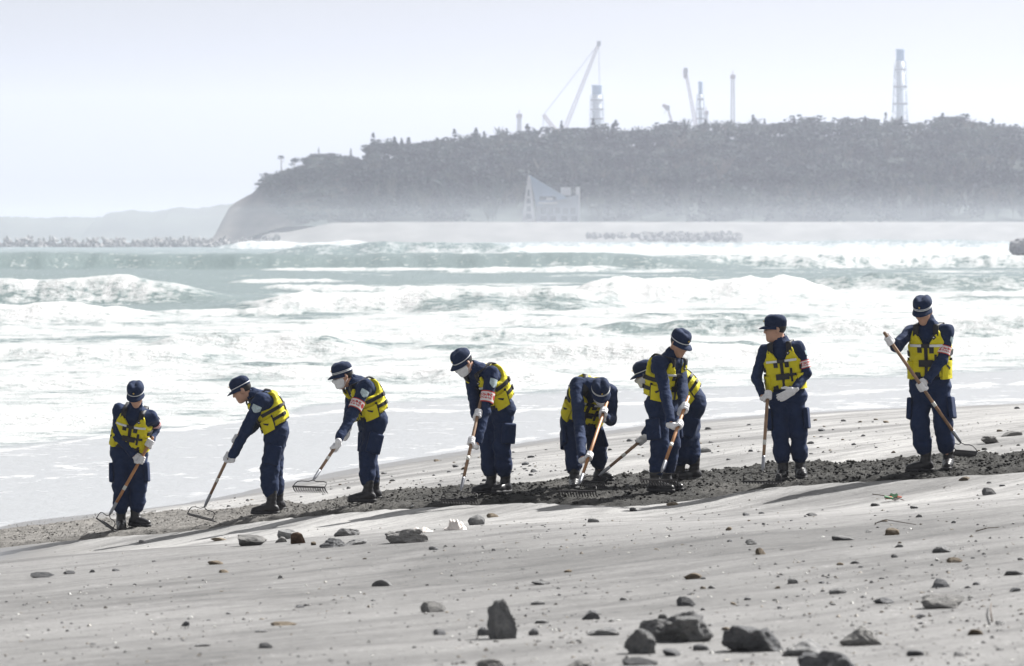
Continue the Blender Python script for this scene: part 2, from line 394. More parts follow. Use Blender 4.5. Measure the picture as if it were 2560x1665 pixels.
def sea_surface(X, Y):
    px = 1280 + X / Y * F
    h = np.zeros_like(X); foam = np.zeros_like(X); lump = np.zeros_like(X); face = np.zeros_like(X)
    ys = Y[:, 0]
    for i, (x0, x1, yc, yt, fo, stp) in enumerate(WAVES + MORE):
        D = F * CZ / (yt - HOR); A = (yt - yc) / F * D
        xa, xb = (x0 - 1280) / F * D, (x1 - 1280) / F * D
        wv = 10 * A + 0.02 * D
        wf, wb = 2.6 * A / stp + 0.5, 9.0 * A + 1.0
        r = slice(np.searchsorted(ys, D - 0.7 * wv - 6 * wf), np.searchsorted(ys, D + 3 * A + 0.7 * wv + 3 * wb))
        x, y = X[r], Y[r]
        if not x.size: continue
        Yc = D + A * 3 + 0.5 * wv * fbm(x / (wv * 3.0), 0.0 * x, i * 3.1, 3) + 0.10 * wv * fbm(x / (0.3 * wv), 0.0 * x, i * 1.7, 3)
        ed = 0.16 * (xb - xa)
        win = ss(xa - ed, xa + ed, x) * (1 - ss(xb - ed, xb + ed, x))
        win = win * (0.65 + 0.5 * np.clip(0.5 + 0.9 * fbm(x / (0.3 * (xb - xa)), 0 * x, 40 + i, 2), 0, 1) + 0.10 * fbm(x / (0.8 * A + .3), y / (2.0 * A + .5), 44 + i, 3, .65))
        t = y - Yc
        prof = np.where(t < 0, np.exp(-(t / wf) ** 2), np.exp(-(t / wb) ** 2))
        tr = 0.22 * np.exp(-((t + 2.6 * wf) / (1.6 * wf)) ** 2)
        h[r] += A * win * (prof - tr)
        nb = fbm(x / (0.9 * A + 0.6), y / (1.4 * A + 1.0), i, 3)
        stk = fbm(x / (0.35 * A + 0.15), y / (5.0 * A + 2.0) + x / (3.0 * A + 1), i + 70, 4, .65)
        fr = np.where(t < 0, np.exp(-(t / (wf * 1.9)) ** 2), np.exp(-(t / (wb * 0.8)) ** 2))
        k = np.clip(fr * win * (fo * (1.15 + 1.3 * nb * (1.3 - fo)) + (0.95 * stk) * np.where(t < 0, 1, .5)), 0, 1.2)
        foam[r] = np.maximum(foam[r], k)
        lump[r] += A * win * fo * np.clip(fr, 0, 1)
        if fo < 0.5: face[r] = np.maximum(face[r], win * prof)
    # scattered smaller waves
    sm = 0.16 * fbm(X / 16.0, Y / 7.0, 20.0, 3) + 0.06 * fbm(X / 3.0, Y / 2.2, 21.0, 3)
    deep = ss(70, 110, Y)
    h += sm * deep * (1 + ss(150, 500, Y))
    # loose foam covering
    left_deep = (1 - ss(300, 1500, px)) * ss(150, 200, Y) + 0.75 * ss(230, 330, Y) * (1 - ss(500, 620, Y))
    cov = 0.70 - 0.60 * np.clip(left_deep, 0, 1) 
    n1 = fbm(X / 9.0, Y / 16.0, 30.0, 5, 0.6) + 0.45 * fbm(X / 40.0, Y / 60.0, 33.0, 3)
    loose = ss(0.42, -0.12, n1 * 0.9 + (0.52 - cov) * 1.25)
    foam = np.maximum(foam, loose * (0.60 + 0.35 * fbm(X / 2.0, Y / 3.0, 31.0, 3)))
    foam = foam * (1 - 0.65 * face * (1 - np.clip(lump, 0, 1) * 0))
    h += (0.07 + 0.10 * np.clip(lump, 0, 1.6)) * np.clip(foam, 0, 1) * fbm(X / 0.7, Y / 0.9, 32.0, 4, 0.65) * deep * (0.7 + ss(120, 400, Y) * 0.9)
    # the wash: thin sheet running up the sand, with rims of foam
    edge = (px - 0) * 0.0
    row = HOR + F * CZ / Y
    shore = np.interp(px, [-600, 0, 420, 700, 1000, 1280, 1600, 2000, 2560, 3200], [1390, 1316, 1266, 1207, 1152, 1110, 1066, 1032, 1008, 990])
    churn = np.interp(px, [-600, 0, 260, 560, 860, 1280, 1700, 2200, 2560, 3200], [1120, 1105, 1075, 1040, 985, 968, 955, 922, 905, 890])
    wsh = ss(0, 30, row - churn + 22 * fbm(X / 3.0, Y / 5.0, 50.0, 3))
    lace = ss(0.10, 0.6, fbm(X / 0.35, Y / 0.9, 51.0, 5, .7) + 0.4 * fbm(X / 3.0, Y / 8.0, 52.0, 2)) * 0.55
    lace = lace * 0.8 + 0.22 * ss(-0.1, 0.5, fbm(X / 4.0, Y / 9.0, 55.0, 3))
    line = np.interp(px, [-600, 0, 260, 560, 860, 1280, 1700, 2200, 2560, 3200], [1150, 1132, 1098, 1062, 1030, 1032, 1008, 980, 962, 945])
    rim = np.exp(-((row - line - 12 * fbm(X / 1.6, 0 * X, 53.0, 4, .6)) / 4.0) ** 2) * np.clip(0.55 + 0.9 * fbm(X / 1.0, 0 * X, 56.0, 3), 0.05, 1)
    rim2 = np.exp(-((row - shore + 6 - 5 * fbm(X / 1.0, 0 * X, 54.0, 3)) / 5.0) ** 2) * np.clip(0.45 + 0.8 * fbm(X / 1.1, 0 * X, 57.0, 3), 0, 1) * ss(300, 900, px)
    foam = foam * (1 - wsh) + wsh * np.maximum(np.maximum(lace, rim), rim2)
    h = h * (1 - wsh) + wsh * (0.025 + 0.025 * fbm(X / 2.2, Y / 4.0, 60.0, 3) + 0.02 * rim + 0.006 * fbm(X / 0.35, Y / 0.5, 61.0, 2) - 0.25 * ss(49.5, 46.0, Y))
    return h, np.clip(foam, 0, 1), wsh

def make_sea():
    ys = [44.0]
    while ys[-1] < 1290: ys.append(ys[-1] * 1.0045)
    ys = np.array(ys); nu = 430; u = np.linspace(-1, 1, nu)
    Y = np.repeat(ys[:, None], nu, 1); X = u[None] * (0.165 * Y + 3)
    h, foam, wsh = sea_surface(X, Y)
    v = np.stack([X, Y, h], -1).reshape(-1, 3); f = grid_faces(len(ys), nu)
    # open water out to the horizon and to both sides
    rim = np.array([(-9000, 1285, -0.3), (9000, 1285, -0.3), (9000, 16000, -0.3), (-9000, 16000, -0.3),
                    (-9000, 30, -0.9), (-215, 1285, -0.6), (-10.0, 44, -0.9), (9000, 400, -0.6), (215, 1285, -0.6), (70, 400, -0.8)], float)
    o = len(v); v = np.concatenate([v, rim])
    f4 = np.array([[0, 1, 2, 3], [4, 6, 5, 0], [9, 7, 1, 8]]) + o
    fo = np.concatenate([foam.ravel(), np.full(10, 0.1)]); ws = np.concatenate([wsh.ravel(), np.zeros(10)])
    me = mesh_np('sea', v, [f, f4], True, {'foam': fo, 'wash': ws})
    m, nt, b = new_mat('surf_water'); L = nt.links.new
    tc = N(nt, 'ShaderNodeTexCoord')
    fa = N(nt, 'ShaderNodeAttribute', attribute_name='foam'); wa = N(nt, 'ShaderNodeAttribute', attribute_name='wash')
    n = N(nt, 'ShaderNodeTexNoise', Scale=0.55, Detail=9.0, Roughness=0.72); L(tc.outputs['Object'], n.inputs['Vector'])
    ad = N(nt, 'ShaderNodeMath', operation='MULTIPLY_ADD'); L(n.outputs['Fac'], ad.inputs[0]); ad.inputs[1].default_value = 1.5; ad.inputs[2].default_value = -0.78
    nf = N(nt, 'ShaderNodeTexNoise', Scale=2.2, Detail=6.0, Roughness=0.62, Distortion=0.8); L(tc.outputs['Object'], nf.inputs['Vector'])
    a2 = N(nt, 'ShaderNodeMath', operation='MULTIPLY_ADD'); L(nf.outputs['Fac'], a2.inputs[0]); a2.inputs[1].default_value = 1.1; a2.inputs[2].default_value = -0.57
    a3 = N(nt, 'ShaderNodeMath', operation='ADD'); L(ad.outputs[0], a3.inputs[0]); L(a2.outputs[0], a3.inputs[1])
    sm = N(nt, 'ShaderNodeMath', operation='ADD'); L(fa.outputs['Fac'], sm.inputs[0]); L(a3.outputs[0], sm.inputs[1])
    fr = ramp(nt, sm.outputs[0], [(0.20, (0, 0, 0)), (0.42, (0.52,) * 3), (0.62, (0.76,) * 3), (1.0, (1, 1, 1))])
    wc = N(nt, 'ShaderNodeMix', data_type='RGBA'); L(wa.outputs['Fac'], wc.inputs[0])
    wc.inputs[6].default_value = (0.205, 0.275, 0.275, 1); wc.inputs[7].default_value = (0.45, 0.465, 0.48, 1)
    c = N(nt, 'ShaderNodeMix', data_type='RGBA'); L(fr.outputs[0], c.inputs[0]); L(wc.outputs[2], c.inputs[6]); c.inputs[7].default_value = (0.70, 0.70, 0.705, 1)
    L(c.outputs[2], b.inputs['Base Color'])
    r = N(nt, 'ShaderNodeMix'); L(fr.outputs[0], r.inputs[0]); r.inputs[2].default_value = 0.22; r.inputs[3].default_value = 0.75
    L(r.outputs[0], b.inputs['Roughness']); b.inputs['IOR'].default_value = 1.33
    rn = N(nt, 'ShaderNodeTexNoise', Scale=2.6, Detail=6.0, Roughness=0.7); L(tc.outputs['Object'], rn.inputs['Vector'])
    bs = N(nt, 'ShaderNodeMix'); L(wa.outputs['Fac'], bs.inputs[0]); bs.inputs[2].default_value = 0.8; bs.inputs[3].default_value = 0.25
    bp = N(nt, 'ShaderNodeBump', Distance=0.25); L(bs.outputs[0], bp.inputs['Strength']); L(rn.outputs['Fac'], bp.inputs['Height']); L(bp.outputs[0], b.inputs['Normal'])
    # thin crests and aerated foam let the low sun through from behind
    tl = N(nt, 'ShaderNodeBsdfTranslucent'); L(c.outputs[2], tl.inputs['Color']); L(bp.outputs[0], tl.inputs['Normal'])
    ms = N(nt, 'ShaderNodeMixShader'); tf = N(nt, 'ShaderNodeMix'); L(fr.outputs[0], tf.inputs[0]); tf.inputs[2].default_value = 0.25; tf.inputs[3].default_value = 0.18
    L(tf.outputs[0], ms.inputs[0]); L(b.outputs[0], ms.inputs[1]); L(tl.outputs[0], ms.inputs[2])
    L(ms.outputs[0], nt.nodes['Material Output'].inputs['Surface'])
    add('sea', me, m, kind='structure')
make_sea()

# ---- salt haze in the air
def make_haze():
    mb = MB(); mb.box((300, 3300, 110), (9000, 7200, 234))
    m = bpy.data.materials.new('haze'); m.use_nodes = True; nt = m.node_tree
    nt.nodes.remove(nt.nodes['Principled BSDF'])
    v = N(nt, 'ShaderNodeVolumePrincipled', Density=0.00019); v.inputs['Color'].default_value = (0.78, 0.82, 0.95, 1); v.inputs['Anisotropy'].default_value = 0.25
    nt.links.new(v.outputs[0], nt.nodes['Material Output'].inputs['Volume'])
    add('haze', mb.mesh('haze'), m, kind='stuff', label='pale salt haze filling the air over the coast', cat='haze')
make_haze()

def make_spray():
    mb = MB(); mb.box((0, 945, 4.5), (900, 690, 13))
    m = bpy.data.materials.new('sea_spray'); m.use_nodes = True; nt = m.node_tree
    nt.nodes.remove(nt.nodes['Principled BSDF'])
    v = N(nt, 'ShaderNodeVolumePrincipled', Density=0.00028); v.inputs['Color'].default_value = (0.86, 0.93, 1.0, 1); v.inputs['Anisotropy'].default_value = 0.45
    nt.links.new(v.outputs[0], nt.nodes['Material Output'].inputs['Volume'])
    add('sea_spray', mb.mesh('sea_spray'), m, kind='stuff', label='thin veil of spray hanging over the far surf', cat='spray')
make_spray()
# ------------------------------------------------------------------ headland, forest, sea wall, plant beyond
SIL = np.array([(300, 640), (540, 600), (556, 556), (563, 538), (578, 511), (617, 490), (639, 479), (652, 458), (662, 446), (696, 437), (719, 428), (757, 424), (766, 398), (775, 394), (832, 393), (878, 398), (918, 408), (932, 398), (990, 396), (1036, 396), (1100, 388), (1280, 376), (1400, 364), (1495, 358), (1619, 366), (1700, 352), (1850, 348), (2000, 340), (2220, 340), (2380, 332), (2480, 350), (2560, 362), (2900, 380), (3300, 420)], float)
RD = 1450.0
def ridge_z(X): return CZ + (HOR - np.interp(1280 + X / RD * F, SIL[:, 0], SIL[:, 1])) / F * RD
def headland_z(X, Y):
    r = ridge_z(X)
    y0 = 1312 + 14 * fbm(X / 60.0, 0 * X, 2.0, 2); px = 1280 + X / RD * F
    y0 = y0 + 75 * (1 - ss(560, 820, px))
    up = ss(0, 1, (Y - y0) / (RD - y0)); up = 0.45 * np.clip((Y - y0) / (RD - y0), 0, 1) + 0.55 * up
    base = np.where(px > 640, 6.2, 0.0) * ss(600, 800, px)
    z = base + (r - base) * up
    z = np.where(Y > RD, r - (Y - RD) * 0.03, z)
    gul = fbm(X / 22.0, Y / 40.0, 7.0, 4) * 3.0 * ss(0, .4, up) * ss(640, 900, px)
    return np.maximum(z + gul * (1 - ss(1400, 1440, Y)) - 3.0 * (r < 1.5), -2.0)

def make_headland():
    xs = np.linspace(-135, 330, 240); ys = np.concatenate([np.linspace(1296, 1470, 90), np.linspace(1480, 2400, 20)])
    X, Y = np.meshgrid(xs, ys); Z = headland_z(X, Y)
    px = 1280 + X / RD * F
    n = fbm(X / 14.0, Z / 9.0, 3.0, 3)
    lim = np.interp(px, [540, 600, 660, 700, 760, 820, 900], [60, 26, 17, 13, 9, 3, -20])
    bare = ss(2.0, -2.0, Z - lim - 4 * n)
    me = mesh_np('headland', np.stack([X, Y, Z], -1).reshape(-1, 3), grid_faces(len(ys), len(xs)), True, {'bare': bare})
    m, nt, b = new_mat('headland_soil'); L = nt.links.new
    at = N(nt, 'ShaderNodeAttribute', attribute_name='bare'); tc = N(nt, 'ShaderNodeTexCoord')
    n1 = N(nt, 'ShaderNodeTexNoise', Scale=0.12, Detail=6.0, Roughness=0.65); L(tc.outputs['Object'], n1.inputs['Vector'])
    g = ramp(nt, n1.outputs['Fac'], [(0.35, (0.012, 0.026, 0.022)), (0.65, (0.028, 0.042, 0.034))])
    mp = N(nt, 'ShaderNodeMapping'); mp.inputs['Scale'].default_value = (0.10, 0.05, 0.5); L(tc.outputs['Object'], mp.inputs['Vector'])
    n2 = N(nt, 'ShaderNodeTexNoise', Scale=1.0, Detail=6.0); L(mp.outputs[0], n2.inputs['Vector'])
    c = ramp(nt, n2.outputs['Fac'], [(0.3, (0.055, 0.047, 0.038)), (0.7, (0.115, 0.098, 0.08))])
    mx = N(nt, 'ShaderNodeMix', data_type='RGBA'); L(at.outputs['Fac'], mx.inputs[0]); L(g.outputs[0], mx.inputs[6]); L(c.outputs[0], mx.inputs[7])
    L(mx.outputs[2], b.inputs['Base Color']); b.inputs['Roughness'].default_value = 0.95
    add('headland', me, m, kind='structure')
make_headland()

def foliage_mat(name, stops):
    m, nt, b = new_mat(name); L = nt.links.new
    at = N(nt, 'ShaderNodeAttribute', attribute_name='tone')
    r = ramp(nt, at.outputs['Fac'], stops); L(r.outputs[0], b.inputs['Base Color']); b.inputs['Roughness'].default_value = 0.8
    tl = N(nt, 'ShaderNodeBsdfTranslucent'); L(r.outputs[0], tl.inputs['Color'])
    ms = N(nt, 'ShaderNodeMixShader'); ms.inputs[0].default_value = 0.25
    L(b.outputs[0], ms.inputs[1]); L(tl.outputs[0], ms.inputs[2]); L(ms.outputs[0], nt.nodes['Material Output'].inputs['Surface'])
    return m
M_FOL = foliage_mat('tree_foliage', [(0.0, (0.006, 0.019, 0.019)), (0.45, (0.018, 0.041, 0.036)), (0.75, (0.048, 0.066, 0.050)), (1.0, (0.085, 0.080, 0.064))])
M_BARK = plain('bark', (0.10, 0.08, 0.065), 0.9, 0.3, 1.5)

RSF = np.random.RandomState(21)
def quads_at(c, size, rs, flat=0.0):
    n = len(c)
    a = rs.normal(size=(n, 3)); a /= np.linalg.norm(a, axis=1)[:, None]
    b = rs.normal(size=(n, 3)); b[:, 2] *= (1 - flat); a[:, 2] *= (1 - flat); b -= a * (a * b).sum(1)[:, None]; b /= np.linalg.norm(b, axis=1)[:, None] + 1e-9
    s = np.asarray(size).reshape(-1, 1) * np.ones((n, 1))
    v = np.stack([c - a * s - b * s * .6, c + a * s - b * s * .7, c + a * s * .8 + b * s * .6, c - a * s * .9 + b * s * .7], 1)
    return v.reshape(-1, 3)
def crown_conifer(rs, n=140):
    t = rs.rand(n) ** 1.35; ang = rs.rand(n) * 6.283
    tier = 0.72 + 0.28 * np.cos(t * 38); r = 0.27 * (1 - t) * tier * np.sqrt(0.25 + 0.75 * rs.rand(n)) + 0.012
    c = np.stack([r * np.cos(ang), r * np.sin(ang), 0.12 + 0.88 * t], 1)
    return quads_at(c, 0.028 + 0.03 * rs.rand(n), rs, 0.4)
def crown_round(rs, n=150, k=7, top=1.0, wide=0.30):
    cc = np.stack([rs.normal(0, wide * .55, k), rs.normal(0, wide * .55, k), 0.55 + 0.35 * rs.rand(k)], 1)
    i = rs.randint(0, k, n); d = rs.normal(size=(n, 3)); d /= np.linalg.norm(d, axis=1)[:, None]
    c = cc[i] + d * (0.11 + 0.05 * rs.rand(n))[:, None] * np.array([1.15, 1.15, 0.8])
    c[:, 2] = np.minimum(c[:, 2], top)
    return quads_at(c, 0.026 + 0.034 * rs.rand(n), rs, 0.2)
def crown_bare(rs, n=60):
    t = rs.rand(n); ang = rs.rand(n) * 6.283; r = 0.20 * rs.rand(n) * (0.3 + t)
    c = np.stack([r * np.cos(ang), r * np.sin(ang), 0.35 + 0.6 * t], 1)
    d = np.stack([np.cos(ang) * .5, np.sin(ang) * .5, np.ones(n)], 1); s = np.cross(d, rs.normal(size=(n, 3))); s /= np.linalg.norm(s, axis=1)[:, None]
    L = 0.10 + 0.08 * rs.rand(n)[:, None]; w = 0.014
    v = np.stack([c - d * L - s * w, c - d * L + s * w, c + d * L + s * w * .6, c + d * L - s * w * .6], 1).reshape(-1, 3)
    tr = np.array([(-.012, 0, 0), (.012, 0, 0), (.008, 0, .8), (-.008, 0, .8), (0, -.012, 0), (0, .012, 0), (0, .008, .8), (0, -.008, .8)])
    return np.concatenate([v, tr])
T_CON = [crown_conifer(RSF) for _ in range(4)]; T_RND = [crown_round(RSF, k=5 + i % 4) for i in range(6)]; T_BARE = [crown_bare(RSF) for _ in range(4)]

def make_forest():
    rs = np.random.RandomState(3); vs = []; tn = []
    pt = lambda x, y: fbm(np.array([x / 26.0]), np.array([y / 34.0]), 12.0, 3)[0]
    n = 2900
    X = rs.uniform(-105, 250, n); u = rs.rand(n); Y = 1316 + 150 * u ** 0.9
    X[:520] = rs.uniform(-92, -44, 520)
    px = 1280 + X / RD * F
    ok = (px > 630) & (np.abs(X) < Y * 0.165 + 6)
    # the building keeps its clearing
    ok &= ~((X > -2) & (X < 24) & (Y < 1340))
    z = headland_z(X, Y); lim = np.interp(px, [540, 600, 660, 700, 760, 820, 900], [60, 30, 18, 13, 9, 4, -20])
    ok &= z > lim
    for x, y, zz, p in zip(X[ok], Y[ok], z[ok], px[ok]):
        hi = 0.35 if p < 930 else 1.0
        low = y < 1350
        k = rs.rand()
        if k < (0.32 if y < RD - 60 else 0.07) and p > 930: t = T_CON[rs.randint(4)]; h = rs.uniform(8.5, 12.5); tone = rs.uniform(0, 0.35); w = rs.uniform(.8, 1.1)
        elif k < (0.80 if not low else 0.60): t = T_RND[rs.randint(6)]; h = rs.uniform(6, 10); tone = rs.uniform(0.1, 0.62); w = rs.uniform(1.1, 1.7)
        else: t = T_BARE[rs.randint(4)]; h = rs.uniform(6, 10); tone = rs.uniform(0.75, 1.0); w = rs.uniform(.9, 1.4)
        h *= hi if hi < 1 else 1
        if hi < 1: w *= 1.8
        tone += 0.65 * float(pt(x, y)) - 0.10; 
        if y > RD - 25: h *= rs.uniform(.5, .85); w *= 1.2
        a = rs.rand() * 6.283; ca, sa = math.cos(a) * h * w, math.sin(a) * h * w
        v = np.stack([t[:, 0] * ca - t[:, 1] * sa + x, t[:, 0] * sa + t[:, 1] * ca + y, t[:, 2] * h + zz - 0.4 - (0.25 * h if hi < 1 else 0)], 1)
        vs.append(v); tn.append(np.clip(tone + 0.08 * np.repeat(rs.normal(size=len(v) // 4), 4), 0, 1))
    v = np.concatenate(vs); f = np.arange(len(v)).reshape(-1, 4)
    me = mesh_np('forest', v, f, False, {'tone': np.concatenate(tn)})
    add('forest', me, M_FOL, kind='stuff', label='hazy wooded slope of pines and bare trees on the headland', cat='forest')
make_forest()

# trees that stand out against the sky
def sky_tree(px, ytop, ybot, kind, label, tone=0.15, w=1.0):
    D = RD - 4; b = W(px, ybot, D); t = W(px, ytop, D); gz = float(headland_z(np.array([b[0]]), np.array([D]))[0])
    zb = min(gz - 0.3, b[2]); h = t[2] - zb
    rs = np.random.RandomState(int(px))
    e = empty('pine_tree', (b[0], D, zb), label, 'tree', 'trees on the skyline of the headland')
    mb = MB()
    bend = rs.uniform(-.04, .04) * h
    mb.tube([(0, 0, 0), (bend, 0, h * .5), (bend * 1.5, 0, h * (.9 if kind != 'umbrella' else .88))], [h * .022 + .06, h * .016 + .04, .05], 6)
    for _ in range(4):
        a = rs.rand() * 6.28; z0 = h * rs.uniform(.45, .8); l = h * rs.uniform(.1, .22)
        mb.tube([(bend, 0, z0), (bend + math.cos(a) * l, math.sin(a) * l, z0 + l * .5)], [.08, .03], 5)
    add('trunk', mb.mesh('trunk', True), M_BARK, e)
    if kind == 'cone': v = crown_conifer(rs, 150) * np.array([w, w, 1]) * h
    elif kind == 'umbrella':
        v = crown_round(rs, 110, 5, 1.0, 0.26); v[:, 2] = 0.80 + (v[:, 2] - .7) * .35; v = v * np.array([w, w, 1]) * h + np.array([bend * 1.3, 0, 0])
    else: v = crown_round(rs, 190, 8, 1.0, 0.32) * np.array([w, w, 1]) * h
    me = mesh_np('crown', v, np.arange(len(v)).reshape(-1, 4), False, {'tone': np.clip(tone + .1 * np.repeat(rs.normal(size=len(v) // 4), 4), 0, 1)})
    add('crown', me, M_FOL, e)
for a in [(704, 384, 420, 'umbrella', 'lone thin tree with a tiny tuft crown at the cliff edge', .1, .7),
          (736, 394, 424, 'round', 'wind-bent bushy tree on the cliff top beside the lone thin tree', .1, 1.1),
          (662, 430, 450, 'round', 'round bush overhanging the top of the bare cliff', .1, 1.2),
          (797, 368, 398, 'cone', 'small spiky dead conifer on the flat cliff-top shoulder', .6, .6),
          (877, 370, 402, 'cone', 'little conifer at the right end of the flat shoulder', .2, .7),
          (948, 342, 402, 'umbrella', 'ragged pine with open branches left of the big round crown', .15, 1.0),
          (974, 345, 402, 'round', 'big round-crowned pine standing over the shoulder of the headland', .1, 1.3),
          (1007, 349, 400, 'cone', 'bare slim conifer right of the big round-crowned pine', .7, .6),
          (1044, 356, 396, 'cone', 'pointed small conifer in the dip after the round pine', .2, .8),
          (1091, 343, 390, 'cone', 'slender spire tree on the rising wooded ridge', .3, .7),
          (1210, 328, 382, 'cone', 'conifer on the ridge left of the pale building roof', .1, 1.0),
          (1319, 309, 376, 'cone', 'tall dark pointed conifer left of the long crane boom', .05, 1.25),
          (1388, 325, 370, 'round', 'rounded tree in front of the long crane base', .1, 1.2),
          (1433, 320, 366, 'cone', 'pyramid conifer between the long crane and the wide stack', .1, 1.4),
          (1502, 308, 362, 'round', 'tree crown at the foot of the wide blue-topped stack', .15, 1.1),
          (1539, 300, 362, 'cone', 'broad dark conifer right of the wide blue-topped stack', .05, 1.5),
          (1581, 318, 364, 'cone', 'small conifer on the descending ridge after the wide stack', .15, 1.1),
          (1640, 314, 362, 'round', 'dense round tree left of the small bent crane', .1, 1.2),
          (1679, 304, 358, 'round', 'tall clumped tree under the small bent crane', .05, 1.2),
          (1764, 298, 354, 'cone', 'pointed tree at the foot of the narrow stack', .1, 1.2),
          (1850, 312, 350, 'round', 'low rounded tree at the foot of the thin mast', .15, 1.2),
          (1888, 294, 350, 'cone', 'sharp lone conifer right of the thin mast', .05, 1.1),
          (1952, 306, 346, 'round', 'wide bushy tree right of the sharp lone conifer', .15, 1.3),
          (2030, 301, 344, 'cone', 'dark conifer midway along the right-hand ridge', .05, 1.3),
          (2108, 300, 344, 'cone', 'left one of two close conifer tips left of the tall stack', .05, 1.0),
          (2141, 297, 344, 'cone', 'right one of two close conifer tips left of the tall stack', .05, 1.0),
          (2232, 302, 344, 'round', 'tree crown covering the foot of the tall lattice stack', .1, 1.3),
          (2351, 292, 336, 'round', 'highest crown on the ridge right of the tall stack', .1, 1.4),
          (2384, 294, 338, 'cone', 'conifer just right of the highest ridge crown', .1, 1.2),
          (2432, 304, 346, 'cone', 'tilted conifer on the ridge falling to the right', .2, 1.1),
          (2510, 322, 358, 'round', 'last rounded tree of the ridge near the right edge', .15, 1.3)]:
    sky_tree(*a)

# ---- sea wall along the foot of the wood
M_CONC = plain('weathered_concrete', (0.15, 0.147, 0.14), 0.9, 0.22, 0.12, 0.3, bscale=0.6)
M_BLOCK = plain('breakwater_concrete', (0.30, 0.29, 0.285), 0.9, 0.35, 0.3, 0.3, bscale=1.0)
M_RUB = plain('dark_rubble', (0.135, 0.132, 0.128), 0.9, 0.3, 0.3)
def make_wall():
    top = np.array([(655, 590), (668, 583), (720, 580), (790, 566), (830, 557), (1000, 555), (2560, 555), (3300, 555)], float)
    xs = np.linspace(655, 3300, 130); D0, D1 = 1262.0, 1294.0
    rows = []
    for t in np.linspace(0, 1, 9):
        D = D0 + (D1 - D0) * t
        zt = CZ + (HOR - np.interp(xs, top[:, 0], top[:, 1])) / F * D1
        z = -1.5 + (zt + 1.5) * t; X = (xs - 1280) / F * D1
        rows.append(np.stack([X, np.full_like(X, D) + 1.2 * fbm(X / 12.0, 0 * X + t * 3, 1.0, 2) * (t < .9), z + 0.5 * fbm(X / 9.0, 0 * X + t * 4, 2.0, 3) * (t > 0.05) * (t < 0.95)], -1))
    rows.append(rows[-1] + np.array([0, 3, 0])); rows.append(rows[-1] + np.array([0, 0.3, -9]))
    e = empty('sea_wall', (rows[0][60][0], D0, 0), 'long pale sloping sea wall along the foot of the wooded headland', 'sea wall')
    v = np.concatenate(rows) - np.array(e.location)
    add('slope', mesh_np('slope', v, grid_faces(len(rows), len(xs)), True), M_CONC, e)
    # darker rubble lying against it
    rs = np.random.RandomState(8); mb = MB()
    for x0, x1, ya, yb, n in ((1600, 1850, 584, 600, 150), (1470, 1640, 586, 592, 50), (660, 700, 590, 602, 20)):
        for _ in range(n):
            px = rs.uniform(x0, x1); py = rs.uniform(ya, yb); t = np.clip((604 - py) / 49, 0.05, .95)
            p = W(px, py, D0 + (D1 - D0) * t - 1.2) - np.array(e.location)
            R = Matrix.Rotation(rs.rand() * 6, 3, Vector(rs.normal(size=3)).normalized())
            mb.box(p, rs.uniform(.6, 1.6, 3), R)
    o = add('rubble', mb.mesh('rubble'), M_RUB, e); o['kind'] = 'stuff'; o['label'] = 'darker rubble heaped against the sea wall'
make_wall()

def make_breakwater():
    mb = MB()
    for d in ((0, 0, 1), (.94, 0, -.33), (-.47, .82, -.33), (-.47, -.82, -.33)):
        d = np.array(d); mb.tube([d * 0, d * .55, d * 1.05], [.42, .34, .26], 7)
    tm = mb.mesh('armour_block'); tm.materials.append(M_BLOCK)
    e = empty('breakwater', (-120, 1200, 0), 'long low breakwater of jumbled concrete armour blocks at the left', 'breakwater')
    rs = np.random.RandomState(4)
    mbc = MB(); xs = np.linspace(-230, -66, 30)
    for a, b in zip(xs[:-1], xs[1:]): mbc.box(((a + b) / 2 + 120, 3.0, 0.0), ((b - a) * 1.0, 4.5, 2.4 + rs.rand() * .3))
    add('core', mbc.mesh('core'), M_BLOCK, e)
    for i in range(230):
        px = rs.uniform(-60, 672); x = (px - 1280) / F * 1200; row = rs.randint(3)
        zt = 3.4 + (588 - 579 - 5 * ss(250, 700, px)) * 0.09
        o = add('armour_block', tm, None, e)
        s = rs.uniform(0.9, 1.35)
        o.matrix_local = Matrix.Translation((x + 120, -1.5 + row * 1.2, [0.0, 1.0, 1.8][row] + rs.uniform(-.3, .3))) @ Matrix.Rotation(rs.rand() * 6.28, 4, Vector(rs.normal(size=3)).normalized()) @ Matrix.Scale(s, 4)
make_breakwater()

# ---- far coast on the left
def make_hills():
    pts = np.array([(-600, 548), (-200, 541), (0, 540), (40, 537), (110, 541), (200, 538), (255, 539), (270, 530), (320, 521), (380, 525), (410, 522), (440, 515), (500, 516), (570, 508), (700, 500), (1000, 480), (1600, 440)], float)
    D = 2800.0; px = np.linspace(-600, 1400, 900); X = (px - 1280) / F * D
    zt = CZ + (HOR - np.interp(px, pts[:, 0], pts[:, 1])) / F * D + 2.2 * np.abs(fbm(X / 18.0, 0 * X, 3.0, 4, .65)) * 1.6 - 1.5
    zs = CZ + (HOR - np.interp(px, pts[:, 0], pts[:, 1])) / F * D - 2.0; rows = []
    for t in np.linspace(0, 1, 8):
        rows.append(np.stack([X, np.full_like(X, D - 150 + 150 * t), (zt if t == 1 else zs) * (1 - (1 - t) ** 1.8) + 0.3 * fbm(X / 60.0, 0 * X + t * 5, 5.0, 3) * (0 < t < 1) - 1.0 * (t == 0)], -1))
    rows.append(rows[-1] + np.array([0, 500, -20.0]))
    m = plain('far_woods', (0.045, 0.055, 0.04), 0.95, 0.4, 0.03)
    add('distant_hills', mesh_np('distant_hills', np.concatenate(rows), grid_faces(len(rows), len(X)), True), m, kind='structure')
make_hills()

